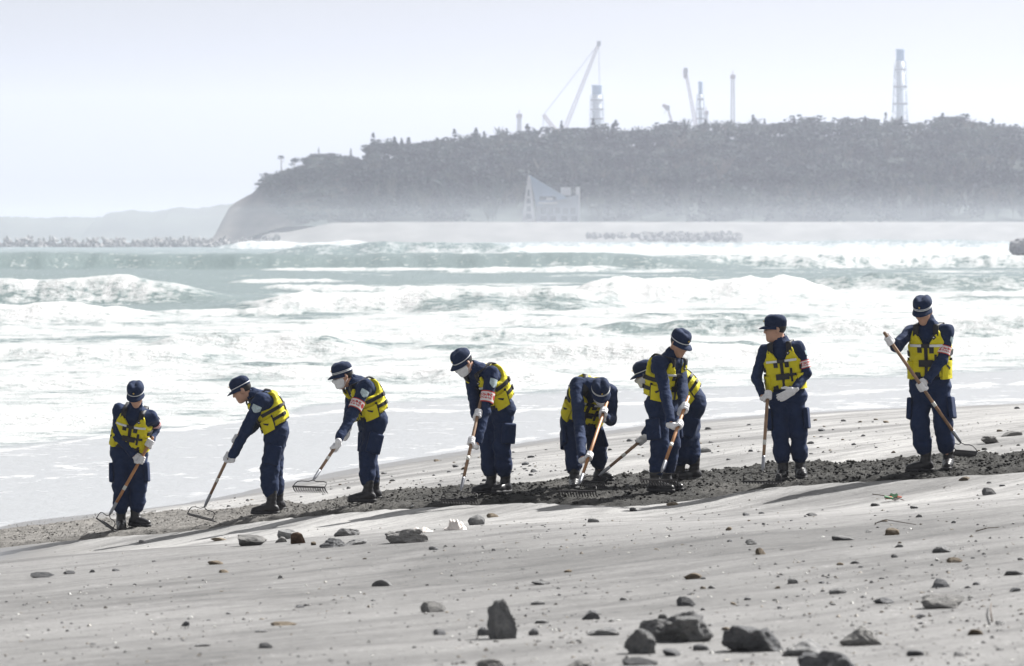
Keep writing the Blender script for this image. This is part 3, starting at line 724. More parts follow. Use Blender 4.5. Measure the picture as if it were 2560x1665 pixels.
# ---- building with the peaked roof, among the trees
M_ROOF = plain('grey_metal_roof', (0.30, 0.38, 0.48), 0.45, 0.08, 0.3)
M_WHITE = plain('white_render', (0.55, 0.55, 0.56), 0.8, 0.06, 0.5)
M_GLASSY = plain('dim_glazing', (0.06, 0.08, 0.10), 0.2, 0.2, 0.5)
M_WALLG = plain('grey_cladding', (0.30, 0.33, 0.37), 0.7, 0.12, 0.4)
def make_building():
    D = 1316.0; o = W(1303, 556, D); o[2] = 6.0
    e = empty('peaked_building', o, 'grey building with a steep peaked roof and narrow white tower before the wood', 'building')
    P = lambda px, py, dy=0.0: W(px, py, D) + np.array([0, dy, 0]) - o
    def prism(name, pts, dy0, dy1, mat, parent=e):
        a = np.array([P(x, y, dy0) for x, y in pts]); b = a + np.array([0, dy1 - dy0, 0]); n = len(pts)
        fs = [list(range(n)), list(range(2 * n - 1, n - 1, -1))] + [[(i + 1) % n, i, n + i, n + (i + 1) % n] for i in range(n)]
        m = bpy.data.meshes.new(name); m.from_pydata([tuple(q) for q in np.concatenate([a, b])], [], fs); m.update()
        return add(name, m, mat, parent)
    tw = prism('tower', [(1303.5, 560), (1319.5, 441), (1323, 437), (1326.5, 446), (1339.5, 560)], -1.0, 5, M_WHITE)
    for y0, y1 in ((474, 490), (497, 508), (516, 528), (535, 546)):
        c = 1321.5; hw = (y0 - 436) * 0.062
        prism('window', [(c - hw, y0), (c + hw, y0), (c + hw * 1.15, y1), (c - hw * 1.15, y1)], -1.15, -0.9, M_GLASSY, tw)
    rf = prism('roof', [(1324, 437), (1414, 491), (1416, 496), (1395, 500), (1341, 516)], -0.2, 11, M_ROOF)
    prism('roof_recess', [(1349, 491), (1388, 491), (1392, 500), (1349, 500)], -0.5, -0.1, M_GLASSY, rf)
    prism('skylight', [(1366, 494), (1382, 494), (1382, 501), (1366, 501)], -0.9, -0.3, M_WHITE, rf)
    prism('wall', [(1341, 560), (1341, 514), (1395, 498), (1449, 486), (1449, 560)], 0.6, 11.5, M_WALLG)
    prism('balcony', [(1346, 505), (1393, 505), (1393, 510), (1346, 510)], -0.9, 0.4, M_WHITE)
    for x in (1352, 1370, 1388, 1408, 1426): prism('window', [(x, 520), (x + 12, 520), (x + 12, 534), (x, 534)], 0.45, 0.7, M_GLASSY)
    for x in (1352, 1376, 1404, 1428): prism('window', [(x, 540), (x + 14, 540), (x + 14, 552), (x, 552)], 0.45, 0.7, M_GLASSY)
    prism('rooftop_unit', [(1402, 487), (1402, 468), (1428, 468), (1428, 488)], 1.5, 6, M_WHITE)
    prism('rooftop_unit', [(1440, 487), (1440, 467), (1450, 467), (1450, 487)], 1.5, 6, M_WHITE)
    prism('corner_post', [(1447, 560), (1447, 480), (1450, 480), (1450, 560)], -0.4, 0.4, M_WHITE)
make_building()

# ---- exhaust stacks, cranes and masts of the plant behind the ridge
M_STEELB = plain('blue_painted_steel', (0.11, 0.24, 0.42), 0.6, 0.08, 0.1)
M_STEELW = plain('white_painted_steel', (0.50, 0.55, 0.60), 0.6, 0.08, 0.1)
M_STEELG = plain('grey_steel', (0.22, 0.22, 0.24), 0.6, 0.1, 0.1)
M_CRANE = plain('faded_red_steel', (0.25, 0.185, 0.185), 0.6, 0.1, 0.1)
SD = 2600.0
def lattice(mb, p0, p1, w0, w1, n, r):
    p0 = np.array(p0, float); p1 = np.array(p1, float); d = p1 - p0; L = np.linalg.norm(d); d /= L
    u = np.cross(d, (0, 1, 0)); u /= np.linalg.norm(u); v = np.cross(d, u)
    def c(k, i): 
        t = i / n; w = w0 + (w1 - w0) * t; s = ((-1, -1), (1, -1), (1, 1), (-1, 1))[k % 4]
        return p0 + d * L * t + (u * s[0] + v * s[1]) * w / 2
    for k in range(4): mb.tube([c(k, 0), c(k, n)], r, 4, False)
    for i in range(n + 1):
        for k in range(4):
            mb.tube([c(k, i), c(k + 1, i)], r * .6, 3, False)
            if i < n: mb.tube([c(k, i), c(k + 1, i + 1)] if i % 2 else [c(k + 1, i), c(k, i + 1)], r * .6, 3, False)
def stack(px, ytop, ycap, wcap, wtop, wbot, ybase, label):
    m = SD / F; b = W(px, ybase, SD); t = W(px, ytop, SD)
    e = empty('exhaust_stack', b, label, 'chimney', 'exhaust stacks of the plant behind the ridge')
    H = t[2] - b[2]; hc = (ycap - ytop) * m; rp = wcap * m / 2
    mb = MB(); mb.tube([(0, 0, 0), (0, 0, H - hc)], rp * 1.0, 14); add('flue', mb.mesh('flue', True), M_STEELW, e)
    mb = MB(); mb.tube([(0, 0, H - hc), (0, 0, H - hc * .15), (0, 0, H - hc * .12), (0, 0, H)], [rp, rp, rp * 1.12, rp * 1.12], 16); add('cap', mb.mesh('cap', True), M_STEELB, e)
    mb = MB(); lattice(mb, (0, 0, 0), (0, 0, H - hc), wbot * m, wtop * m, 9, .26); add('lattice_frame', mb.mesh('lattice_frame'), M_STEELW, e)
    for i in range(2, 9, 2):
        z = (H - hc) * i / 9; w = (wbot + (wtop - wbot) * i / 9) * m * 1.06
        mb = MB(); mb.box((0, 0, z), (w, w, .9)); add('platform', mb.mesh('platform'), M_STEELG, e)
stack(1492, 213, 238, 24, 30, 34, 345, 'wide blue-topped lattice stack under the long crane boom')
stack(1751, 204, 236, 10, 15, 26, 345, 'narrow blue-topped lattice stack beside the steep crane boom')
stack(2250, 123, 153, 20, 25, 40, 345, 'tall pale lattice stack standing alone at the right')
def crane(base, tip, label, back=None, jib=None, wd=10, hook=None):
    b = W(*base, SD - 60); e = empty('crawler_crane', b, label, 'crane', 'cranes of the plant behind the ridge')
    R = lambda q: W(*q, SD - 60) - b
    m = SD / F
    mb = MB(); lattice(mb, (0, 0, 0), R(tip), wd * m * .8, wd * m * .45, 18, .2); add('boom', mb.mesh('boom'), M_CRANE, e)
    mb = MB(); tp = R(tip); mb.box(tp, (2.4, 2.4, 3.0)); add('boom_head', mb.mesh('boom_head'), M_STEELG, e)
    mb = MB(); mb.box((0, 0, -4), (12, 7, 7)); mb.box((-5, 0, -3), (6, 6.6, 5)); add('cab', mb.mesh('cab'), M_CRANE, e)
    mb = MB(); mb.box((0, 0, -9), (14, 9, 4)); add('tracks', mb.mesh('tracks'), M_STEELG, e)
    if back:
        mb = MB(); lattice(mb, (0, 0, 0), R(back), 2.2, 1.6, 8, .28); add('back_mast', mb.mesh('back_mast'), M_CRANE, e)
        for q in (R(back) + np.array([0, .8, 0]), R(back) - np.array([0, .8, 0])):
            mb = MB(); mb.tube([q, tp], .16, 4); add('pendant_rope', mb.mesh('pendant_rope'), M_STEELG, e)
        mb = MB(); mb.tube([R(back), R((back[0] - 1, 318))], .2, 4); add('counterweight_rope', mb.mesh('counterweight_rope'), M_STEELG, e)
    if jib:
        mb = MB(); lattice(mb, tp, R(jib), 2.4, 1.2, 5, .3); add('jib', mb.mesh('jib'), M_CRANE, e)
    if hook:
        mb = MB(); mb.tube([tp, R(hook)], .16, 4); add('hoist_rope', mb.mesh('hoist_rope'), M_STEELG, e)
crane((1403, 345), (1497, 109), 'long-boomed crane leaning right above the wide stack', back=(1359, 287), wd=11, hook=(1499, 214))
crane((1745, 345), (1714, 176), 'steep crane boom leaning left beside the narrow stack', wd=10, jib=(1713, 196))
crane((1692, 345), (1669, 270), 'small crane with a bent-over jib left of the steep boom', jib=(1657, 262), wd=7, hook=(1660, 285))
def mast(px, ytop, label, w):
    b = W(px, 350, SD); e = empty('lattice_mast', b, label, 'mast', 'masts of the plant behind the ridge'); t = W(px, ytop, SD) - b
    mb = MB(); lattice(mb, (0, 0, 0), t, w * 1.2, w * .8, 16, .26); add('mast_frame', mb.mesh('mast_frame'), M_STEELG, e)
    mb = MB(); mb.box(t, (w * 1.5, w * 1.5, 2.5)); mb.tube([t, t + np.array([0, 0, 3.5])], .25, 5); add('mast_head', mb.mesh('mast_head'), M_CRANE, e)
mast(1832, 192, 'thin bare mast standing alone right of the narrow stack', 2.0)
mast(1298, 290, 'short mast poking over the trees left of the long crane', 2.4)
mast(1765, 282, 'short mast at the right foot of the narrow stack', 2.0)
# ------------------------------------------------------------------ people: shapes grown from distance fields
def surf_net(fn, lo, hi, h):
    """mesh of fn(P)=0 on a grid, evaluated only near the surface"""
    lo = np.asarray(lo, float); n = np.ceil((np.asarray(hi) - lo) / h).astype(int) + 2
    B = 6; nb = -(-n // B); n = nb * B
    ax = [lo[i] + (np.arange(nb[i]) * B + (B - 1) / 2) * h for i in range(3)]
    C = np.stack(np.meshgrid(*ax, indexing='ij'), -1).reshape(-1, 3)
    fc = fn(C); near = np.abs(fc) < B * h * 1.45
    val = np.repeat(np.repeat(np.repeat(fc.reshape(nb), B, 0), B, 1), B, 2)
    off = np.stack(np.meshgrid(*[np.arange(B)] * 3, indexing='ij'), -1).reshape(-1, 3)
    bi = np.stack(np.unravel_index(np.nonzero(near)[0], nb), -1)
    idx = (bi[:, None] * B + off[None]).reshape(-1, 3)
    val[idx[:, 0], idx[:, 1], idx[:, 2]] = fn(lo + idx * h)
    s = val < 0
    nx, ny, nz = n - 1
    cnt = np.zeros((nx, ny, nz)); acc = np.zeros((nx, ny, nz, 3))
    cor = [(i, j, k) for i in (0, 1) for j in (0, 1) for k in (0, 1)]
    sub = lambda a, c: a[c[0]:c[0] + nx, c[1]:c[1] + ny, c[2]:c[2] + nz]
    for a in range(8):
        for b in range(a + 1, 8):
            ca, cb = cor[a], cor[b]
            if sum(abs(p - q) for p, q in zip(ca, cb)) != 1: continue
            va, vb = sub(val, ca), sub(val, cb); cr = (va < 0) != (vb < 0)
            t = np.where(cr, va / np.where(cr, va - vb, 1), 0)
            cnt += cr
            for d in range(3): acc[..., d] += cr * (ca[d] + (cb[d] - ca[d]) * t)
    on = cnt > 0; ids = -np.ones((nx, ny, nz), int); ids[on] = np.arange(on.sum())
    g = np.stack(np.nonzero(on), -1)
    v = lo + (g + acc[on] / cnt[on][:, None]) * h
    fs = []
    for d in range(3):
        e, f_ = [(1, 2), (2, 0), (0, 1)][d]
        sl0 = [slice(1, m) for m in (nx, ny, nz)]; sl1 = list(sl0)
        sl0[d] = slice(0, (nx, ny, nz)[d]); sl1[d] = slice(1, (nx, ny, nz)[d] + 1)
        A, Bv = s[tuple(sl0)], s[tuple(sl1)]
        for flip, msk in ((0, A & ~Bv), (1, ~A & Bv)):
            q = np.stack(np.nonzero(msk), -1)
            if not len(q): continue
            q = q + np.array([1 if i != d else 0 for i in range(3)])
            ue, uf = np.eye(3, dtype=int)[e], np.eye(3, dtype=int)[f_]
            c = [ids[tuple((q - o).T)] for o in (ue + uf, uf, 0 * ue, ue)]
            fs.append(np.stack(c if not flip else c[::-1], 1))
    f = np.concatenate(fs); f = f[(f >= 0).all(1)]
    return v, f

def vnormals(v, f):
    n = np.cross(v[f[:, 2]] - v[f[:, 0]], v[f[:, 3]] - v[f[:, 1]]); out = np.zeros_like(v)
    for i in range(4): np.add.at(out, f[:, i], n)
    return out / (np.linalg.norm(out, axis=1)[:, None] + 1e-12)

def relax(v, f, it=1):
    for _ in range(it):
        a = np.zeros_like(v); c = np.zeros(len(v))
        for i in range(4):
            for j in (1, 3): np.add.at(a, f[:, i], v[f[:, (i + j) % 4]]); np.add.at(c, f[:, i], 1)
        v = 0.5 * v + 0.5 * a / np.maximum(c, 1)[:, None]
    return v

def cone(P, a, b, ra, rb):
    a = np.asarray(a, float); ab = np.asarray(b, float) - a; t = np.clip((P - a) @ ab / (ab @ ab + 1e-12), 0, 1)
    return np.linalg.norm(P - a - t[:, None] * ab, axis=1) - (ra + (rb - ra) * t)
def ell(q, c, r):
    q = q - np.asarray(c, float); r = np.asarray(r, float)
    k0 = np.linalg.norm(q / r, axis=1); k1 = np.linalg.norm(q / (r * r), axis=1)
    return k0 * (k0 - 1) / (k1 + 1e-9)
def rbox(q, c, hd, r):
    d = np.abs(q - np.asarray(c, float)) - np.asarray(hd, float) + r
    return np.linalg.norm(np.maximum(d, 0), axis=1) + np.minimum(d.max(1), 0) - r
def smin(a, b, k=0.03):
    h = np.maximum(k - np.abs(a - b), 0) / k; return np.minimum(a, b) - h * h * k / 4
def smax(a, b, k=0.02): return -smin(-a, -b, k)
def unit(v): v = np.asarray(v, float); return v / (np.linalg.norm(v) + 1e-12)
def M4(R, o):
    m = Matrix.Identity(4)
    for i in range(3):
        for j in range(3): m[i][j] = float(R[i][j])
        m[i][3] = float(o[i])
    return m

def cloth(name, col, var=0.2, rough=0.85):
    m, nt, b = new_mat(name); L = nt.links.new
    tc = N(nt, 'ShaderNodeTexCoord')
    n = N(nt, 'ShaderNodeTexNoise', Scale=7.0, Detail=5.0, Roughness=0.6); L(tc.outputs['Object'], n.inputs['Vector'])
    r = ramp(nt, n.outputs['Fac'], [(0.3, tuple(c * (1 - var) for c in col)), (0.7, tuple(c * (1 + var) for c in col))]); L(r.outputs[0], b.inputs['Base Color'])
    b.inputs['Roughness'].default_value = rough; b.inputs['Specular IOR Level'].default_value = 0.2
    b.inputs['Sheen Weight'].default_value = 0.03; b.inputs['Sheen Roughness'].default_value = 0.5
    n2 = N(nt, 'ShaderNodeTexNoise', Scale=16.0, Detail=3.0, Distortion=0.8); L(tc.outputs['Object'], n2.inputs['Vector'])
    bp = N(nt, 'ShaderNodeBump', Strength=0.5, Distance=0.02); L(n2.outputs['Fac'], bp.inputs['Height']); L(bp.outputs[0], b.inputs['Normal'])
    return m
M_NAVY = cloth('navy_uniform_cloth', (0.0115, 0.025, 0.070))
M_CAP = cloth('navy_cap_cloth', (0.0115, 0.024, 0.064), 0.12)
M_YEL = cloth('yellow_vest_fabric', (0.68, 0.595, 0.016), 0.10, 0.6)
M_BLK = plain('black_webbing', (0.012, 0.012, 0.014), 0.6, 0.2, 20)
M_REFL = plain('white_reflective_tape', (0.72, 0.74, 0.76), 0.4, 0.04, 20)
M_GLOVE = cloth('white_cotton_glove', (0.74, 0.74, 0.76), 0.05)
M_MASK = cloth('white_face_mask', (0.76, 0.77, 0.79), 0.03)
M_SKIN = plain('skin', (0.50, 0.29, 0.205), 0.55, 0.10, 14, 0.1)
M_HAIR = plain('black_hair', (0.012, 0.010, 0.009), 0.55, 0.3, 60)
M_BOOT = plain('black_boot_leather', (0.012, 0.012, 0.014), 0.38, 0.3, 20, 0.2)
M_RUBBER = plain('boot_rubber', (0.03, 0.03, 0.033), 0.7, 0.2, 20)
M_GOLD = plain('gold_badge', (0.75, 0.55, 0.12), 0.35, 0.1, 40, metal=0.8)
M_BADGE = plain('sleeve_badge', (0.42, 0.52, 0.55), 0.6, 0.3, 45)
M_LENS = plain('dark_spectacles', (0.012, 0.012, 0.014), 0.2, 0.1, 20)
M_WOOD = plain('varnished_wood', (0.42, 0.20, 0.085), 0.45, 0.25, 9)
M_WOOD2 = plain('weathered_wood', (0.27, 0.165, 0.10), 0.6, 0.3, 9)
M_IRON = plain('rake_steel', (0.035, 0.033, 0.034), 0.5, 0.3, 20, metal=0.4)
M_TIN = plain('ferrule_steel', (0.32, 0.33, 0.36), 0.4, 0.15, 20, metal=0.7)
M_TAPE = plain('pale_label_tape', (0.62, 0.62, 0.58), 0.6, 0.1, 20)

def armband_mat():
    m, nt, b = new_mat('printed_armband'); L = nt.links.new
    u = N(nt, 'ShaderNodeAttribute', attribute_name='u'); v = N(nt, 'ShaderNodeAttribute', attribute_name='v')
    cx = N(nt, 'ShaderNodeCombineXYZ'); L(u.outputs['Fac'], cx.inputs[0]); L(v.outputs['Fac'], cx.inputs[1])
    def gt(src, th, less=False):
        n = N(nt, 'ShaderNodeMath', operation='LESS_THAN' if less else 'GREATER_THAN'); L(src, n.inputs[0]); n.inputs[1].default_value = th; return n.outputs[0]
    def op(o, a, c):
        n = N(nt, 'ShaderNodeMath', operation=o); L(a, n.inputs[0]); L(c, n.inputs[1]); return n.outputs[0]
    border = op('MAXIMUM', gt(v.outputs['Fac'], 0.90), gt(v.outputs['Fac'], 0.10, True))
    ds = N(nt, 'ShaderNodeVectorMath', operation='DISTANCE')
    sc = N(nt, 'ShaderNodeVectorMath', operation='MULTIPLY'); sc.inputs[1].default_value = (4.2, 1, 1); L(cx.outputs[0], sc.inputs[0])
    L(sc.outputs[0], ds.inputs[0]); ds.inputs[1].default_value = (0.40 * 4.2, 0.52, 0)
    disc = gt(ds.outputs['Value'], 0.25, True)
    vo = N(nt, 'ShaderNodeTexVoronoi', Scale=1.0, feature='DISTANCE_TO_EDGE')
    sc2 = N(nt, 'ShaderNodeVectorMath', operation='MULTIPLY'); sc2.inputs[1].default_value = (26, 5.5, 1); L(cx.outputs[0], sc2.inputs[0]); L(sc2.outputs[0], vo.inputs['Vector'])
    marks = gt(vo.outputs['Distance'], 0.11, True)
    zone = op('MULTIPLY', gt(u.outputs['Fac'], 0.48), op('MULTIPLY', gt(v.outputs['Fac'], 0.26), gt(v.outputs['Fac'], 0.78, True)))
    txt = op('MULTIPLY', marks, zone)
    red = op('MAXIMUM', op('MAXIMUM', border, disc), txt)
    mx = N(nt, 'ShaderNodeMix', data_type='RGBA'); L(red, mx.inputs[0]); mx.inputs[6].default_value = (0.72, 0.70, 0.70, 1); mx.inputs[7].default_value = (0.50, 0.03, 0.028, 1)
    L(mx.outputs[2], b.inputs['Base Color']); b.inputs['Roughness'].default_value = 0.7
    return m
M_BAND = armband_mat()

# ---- pieces shared by everybody (head, hand and foot frames: x right, y forward, z up)
def quad_mesh(name, v, f, mat, smooth=True):
    m = mesh_np(name, v, f, smooth); m.materials.append(mat); return m

def head_sd(q):
    d = ell(q, (0, -.008, .03), (.077, .097, .094))
    d = smin(d, ell(q, (0, .022, -.040), (.062, .070, .086)), .04)
    d = smin(d, np.linalg.norm(q - np.array([0, .066, -.098]), axis=1) - .026, .04)
    d = smin(d, cone(q, (-.034, .080, .022), (.034, .080, .022), .013, .013), .02)
    for s in (-1, 1):
        d = smax(d, -(np.linalg.norm(q - np.array([s * .031, .104, .004]), axis=1) - .017), .015)
        d = smin(d, cone(q, (s * .045, .058, -.022), (s * .04, .06, -.03), .02, .02), .03)
        d = smin(d, ell(q, (s * .078, -.004, -.012), (.012, .023, .033)), .008)
    d = smin(d, cone(q, (0, .086, .012), (0, .106, -.026), .008, .0145), .012)
    d = smin(d, cone(q, (-.017, .086, -.060), (.017, .086, -.060), .009, .009), .014)
    return d

def lathe_oval(prof, n=28, cy=0.0):
    """prof: z, rx, ry, front offset"""
    a = np.arange(n) * 2 * math.pi / n; v = []
    for z, rx, ry, dy in prof: v.append(np.stack([rx * np.sin(a), ry * np.cos(a) + cy + dy, np.full(n, z)], 1))
    idx = np.arange(len(prof) * n).reshape(len(prof), n); nx = np.roll(idx, -1, 1)
    return np.concatenate(v), np.stack([idx[:-1], idx[1:], nx[1:], nx[:-1]], -1).reshape(-1, 4)

def make_cap_parts():
    prof = [(.020, .084, .103, 0), (.026, .0885, .108, 0), (.060, .0905, .110, 0), (.062, .0925, .112, 0), (.088, .091, .109, 0), (.112, .085, .102, .002), (.129, .073, .086, .004), (.139, .055, .062, .006), (.142, .033, .037, .008), (.139, .012, .014, .008), (.139, .001, .001, .008)]
    v, f = lathe_oval(prof, 32, -.008)
    w = np.clip((v[:, 2] - .06) / .1, 0, 1)
    v[:, 2] += w * (0.014 * noise3(v[:, 0] * 18, v[:, 1] * 18, 1.0) - .016 * np.exp(-(v[:, 0] / .022) ** 2))
    v[:, :2] *= (1 + w * .05 * noise3(v[:, 0] * 22, v[:, 1] * 22, v[:, 2] * 22))[:, None]
    crown = quad_mesh('crown', v, f, M_CAP)
    a = np.linspace(-1.45, 1.45, 19); rows = []
    for t, dz in ((0, 0), (.35, -.004), (.7, -.012), (1.0, -.022), (1.0, -.026), (.6, -.014), (0, -.005)):
        ext = .064 * t * np.cos(a * .98) ** .75
        r = np.stack([(.0885 + ext * .45) * np.sin(a), (.108 + ext) * np.cos(a) - .008, .034 + dz - .016 * (np.abs(a) / 1.45) ** 2 * t], 1); rows.append(r)
    brim = quad_mesh('brim', np.concatenate(rows), grid_faces(len(rows), 19), M_CAP)
    def ring(z0, z1, e):
        p = [(z0, .0895 + e, .109 + e, 0), (z1, .0905 + e, .110 + e, 0), (z1, .0885, .107, 0), (z0, .0885, .107, 0), (z0, .0895 + e, .109 + e, 0)]
        v, f = lathe_oval(p, 32, -.008); return v, f
    v1, f1 = ring(.040, .047, .0035); v2, f2 = ring(.053, .058, .0035)
    stripe = quad_mesh('stripe', v1, f1, M_REFL); stripe2 = quad_mesh('stripe', v2, f2, M_REFL)
    mb = MB(); n = 10; pts = [((.012 if i % 2 == 0 else .006) * math.sin(i * math.pi / 5), (.012 if i % 2 == 0 else .006) * math.cos(i * math.pi / 5)) for i in range(n)]
    vv = [(x, .110, .082 + z) for x, z in pts] + [(0, .114, .082), (0, .100, .082)]
    mb.raw(vv, [[i, (i + 1) % n, n] for i in range(n)] + [[(i + 1) % n, i, n + 1] for i in range(n)])
    star = mb.mesh('badge'); star.materials.append(M_GOLD)
    return crown, brim, stripe, stripe2, star
CAP = make_cap_parts()

def from_sd(name, fn, lo, hi, h, mat, it=1, post=None):
    v, f = surf_net(fn, lo, hi, h); v = relax(v, f, it)
    if post: v = post(v, f)
    return quad_mesh(name, v, f, mat)

HAIR = from_sd('hair', lambda q: np.maximum(np.maximum(ell(q, (0, -.012, .026), (.082, .101, .098)), -(q[:, 2] + .052 - .4 * np.maximum(q[:, 1] + .02, 0))), q[:, 1] - .052 - .2 * np.maximum(q[:, 2], 0)), (-.1, -.13, -.08), (.1, .1, .14), .008, M_HAIR)
MASK = from_sd('face_mask', lambda q: smax(smax(head_sd(q) - .011, -(q[:, 1] - .020 - .25 * np.abs(q[:, 2] + .05)), .012), np.abs(q[:, 2] + .062) - .056, .012), (-.1, -.02, -.14), (.1, .15, .02), .007, M_MASK)
def mk_loops():
    mb = MB()
    for s in (-1, 1):
        mb.tube([(s * .068, .045, -.02), (s * .082, .015, -.008), (s * .088, -.015, .004)], .0022, 5)
        mb.tube([(s * .066, .040, -.10), (s * .078, .012, -.062), (s * .087, -.015, -.035)], .0022, 5)
    m = mb.mesh('ear_loops', True); m.materials.append(M_MASK); return m
LOOPS = mk_loops()
def mk_glasses():
    mb = MB(); a = np.linspace(0, 2 * math.pi, 17)
    for s in (-1, 1):
        mb.tube([(s * .032 + .025 * math.cos(t), .103 - .006 * abs(math.cos(t)), .004 + .016 * math.sin(t)) for t in a], .0028, 5, False)
        mb.tube([(s * .057, .098, .010), (s * .076, .06, .010), (s * .081, -.005, .004)], .0025, 5)
    mb.tube([(-.008, .106, .008), (.008, .106, .008)], .0025, 5)
    m = mb.mesh('spectacles', True); m.materials.append(M_LENS); return m
GLASSES = mk_glasses()
EYE = from_sd('eye', lambda q: ell(q, (0, 0, 0), (.013, .006, .0055)), (-.02, -.02, -.02), (.02, .02, .02), .003, M_HAIR)
BROW = from_sd('eyebrow', lambda q: cone(q, (-.015, 0, 0), (.015, -.004, .001), .004, .003), (-.03, -.02, -.02), (.03, .02, .02), .003, M_HAIR)

def grip_sd(q):
    d = rbox(q, (.025, -.022, 0), (.017, .046, .043), .014)
    d = smin(d, cone(q, (.018, -.055, 0), (.012, -.10, 0), .031, .033), .03)
    for z, l in ((.033, .97), (.011, 1.06), (-.011, 1.0), (-.032, .86)):
        ch = [(.026, .018, z), (.010, .036 * l, z), (-.020, .034 * l, z * .97), (-.030, .006, z * .94), (-.016, -.014 * l, z * .92)]
        g = 1.0
        for a, b in zip(ch[:-1], ch[1:]): g = np.minimum(g, cone(q, a, b, .0118, .0108))
        d = smin(d, g, .006)
    th = [(.016, -.050, .036), (-.010, -.032, .052), (-.030, -.006, .046), (-.034, .014, .030)]
    for a, b, r in zip(th[:-1], th[1:], (.016, .0135, .0125)): d = smin(d, cone(q, a, b, r, r * .92), .01)
    return d
def open_sd(q):
    d = rbox(q, (.004, -.03, 0), (.016, .048, .042), .014)
    d = smin(d, cone(q, (.004, -.07, 0), (.004, -.115, 0), .030, .033), .03)
    for z, l in ((.034, .92), (.012, 1.05), (-.011, 1.0), (-.033, .8)):
        ch = [(.004, .012, z), (.000, .045 * l, z * 1.05), (-.012, .072 * l, z * 1.04), (-.028, .088 * l, z)]
        g = 1.0
        for a, b in zip(ch[:-1], ch[1:]): g = np.minimum(g, cone(q, a, b, .0115, .0100))
        d = smin(d, g, .005)
    th = [(-.002, -.055, .034), (-.014, -.024, .060), (-.020, .006, .072)]
    for a, b, r in zip(th[:-1], th[1:], (.015, .0125)): d = smin(d, cone(q, a, b, r, r * .9), .01)
    return d
GRIP_R = from_sd('glove', grip_sd, (-.07, -.16, -.09), (.07, .08, .09), .0055, M_GLOVE)
OPEN_R = from_sd('glove', open_sd, (-.07, -.17, -.09), (.07, .12, .10), .0055, M_GLOVE)
def mirrored(m):
    n = len(m.vertices); v = np.empty(n * 3, np.float32); m.vertices.foreach_get('co', v); v = v.reshape(-1, 3) * np.array([1, 1, -1])
    li = np.empty(len(m.loops), np.int32); m.loops.foreach_get('vertex_index', li)
    return quad_mesh(m.name, v, li.reshape(-1, 4)[:, ::-1], m.materials[0])
GRIP_L, OPEN_L = mirrored(GRIP_R), mirrored(OPEN_R)

def boot_sd(q):
    d = cone(q, (0, -.006, .08), (0, -.016, .225), .050, .054)
    ft = smin(cone(q, (0, -.052, .042), (0, .085, .040), .041, .047), cone(q, (.004, .085, .040), (.006, .168, .034), .047, .034), .02)
    d = smin(d, ft, .05) + .0022 * np.sin(q[:, 2] * 150) * (q[:, 2] > .07)
    return smax(d, .012 - q[:, 2], .006)
def sole_sd(q):
    s = np.minimum(cone(q * np.array([1, 1, 0]), (0, -.052, 0), (0, .085, 0), .047, .052), cone(q * np.array([1, 1, 0]), (.004, .085, 0), (.006, .168, 0), .052, .040))
    return smax(s, np.abs(q[:, 2] - .010) - .016, .006)
BOOT = from_sd('boot', boot_sd, (-.12, -.14, -.02), (.12, .24, .38), .009, M_BOOT)
SOLE = from_sd('sole', sole_sd, (-.12, -.14, -.03), (.12, .24, .06), .008, M_RUBBER)

# torso outline: height share, half width, half depth
TP = np.array([(-.25, .150, .112), (-.05, .168, .122), (.12, .158, .116), (.35, .160, .118), (.62, .178, .128), (.80, .186, .122), (.90, .172, .108), (.96, .130, .092), (1.0, .085, .078), (1.1, .06, .06)])
PW = 2.5
class Torso:
    def __init__(s, pelvis, neck, yaw, k, bend):
        s.o = np.array(pelvis); s.L = float(np.linalg.norm(neck - s.o)); up = (neck - s.o) / s.L
        f = np.array([-math.sin(yaw), -math.cos(yaw), 0.0]); f = unit(f - up * (f @ up)); s.R = np.stack([np.cross(f, up), f, up], 1)
        s.k = k; s.bend = bend
    def bow(s, t): return -s.bend * 4 * np.clip(t, -.2, 1.2) * (1 - np.clip(t, -.2, 1.2))
    def loc(s, P):
        q = (P - s.o) @ s.R; t = q[:, 2] / s.L; q = q.copy(); q[:, 1] -= s.bow(t); return q, t
    def ab(s, t, off): return np.interp(t, TP[:, 0], TP[:, 1]) * s.k + off, np.interp(t, TP[:, 0], TP[:, 2]) * s.k + off
    def sd(s, q, t, off=0.0):
        a, b = s.ab(t, off); e = (np.abs(q[:, 0] / a) ** PW + np.abs(q[:, 1] / b) ** PW) ** (1 / PW)
        return np.maximum((e - 1) * np.minimum(a, b), np.maximum(-t - .12, t - 1.02) * s.L)
    def pt(s, th, t, off):
        th = np.radians(th); a, b = s.ab(t, off); sn, cs = np.sin(th), np.cos(th)
        r = 1 / ((np.abs(sn / a) ** PW + np.abs(cs / b) ** PW) ** (1 / PW))
        q = np.stack(np.broadcast_arrays(r * sn, r * cs + s.bow(t), t * s.L), -1)
        return q @ s.R.T + s.o
    def at(s, x, y, t): return s.o + s.R @ np.array([x, y + s.bow(t), t * s.L])

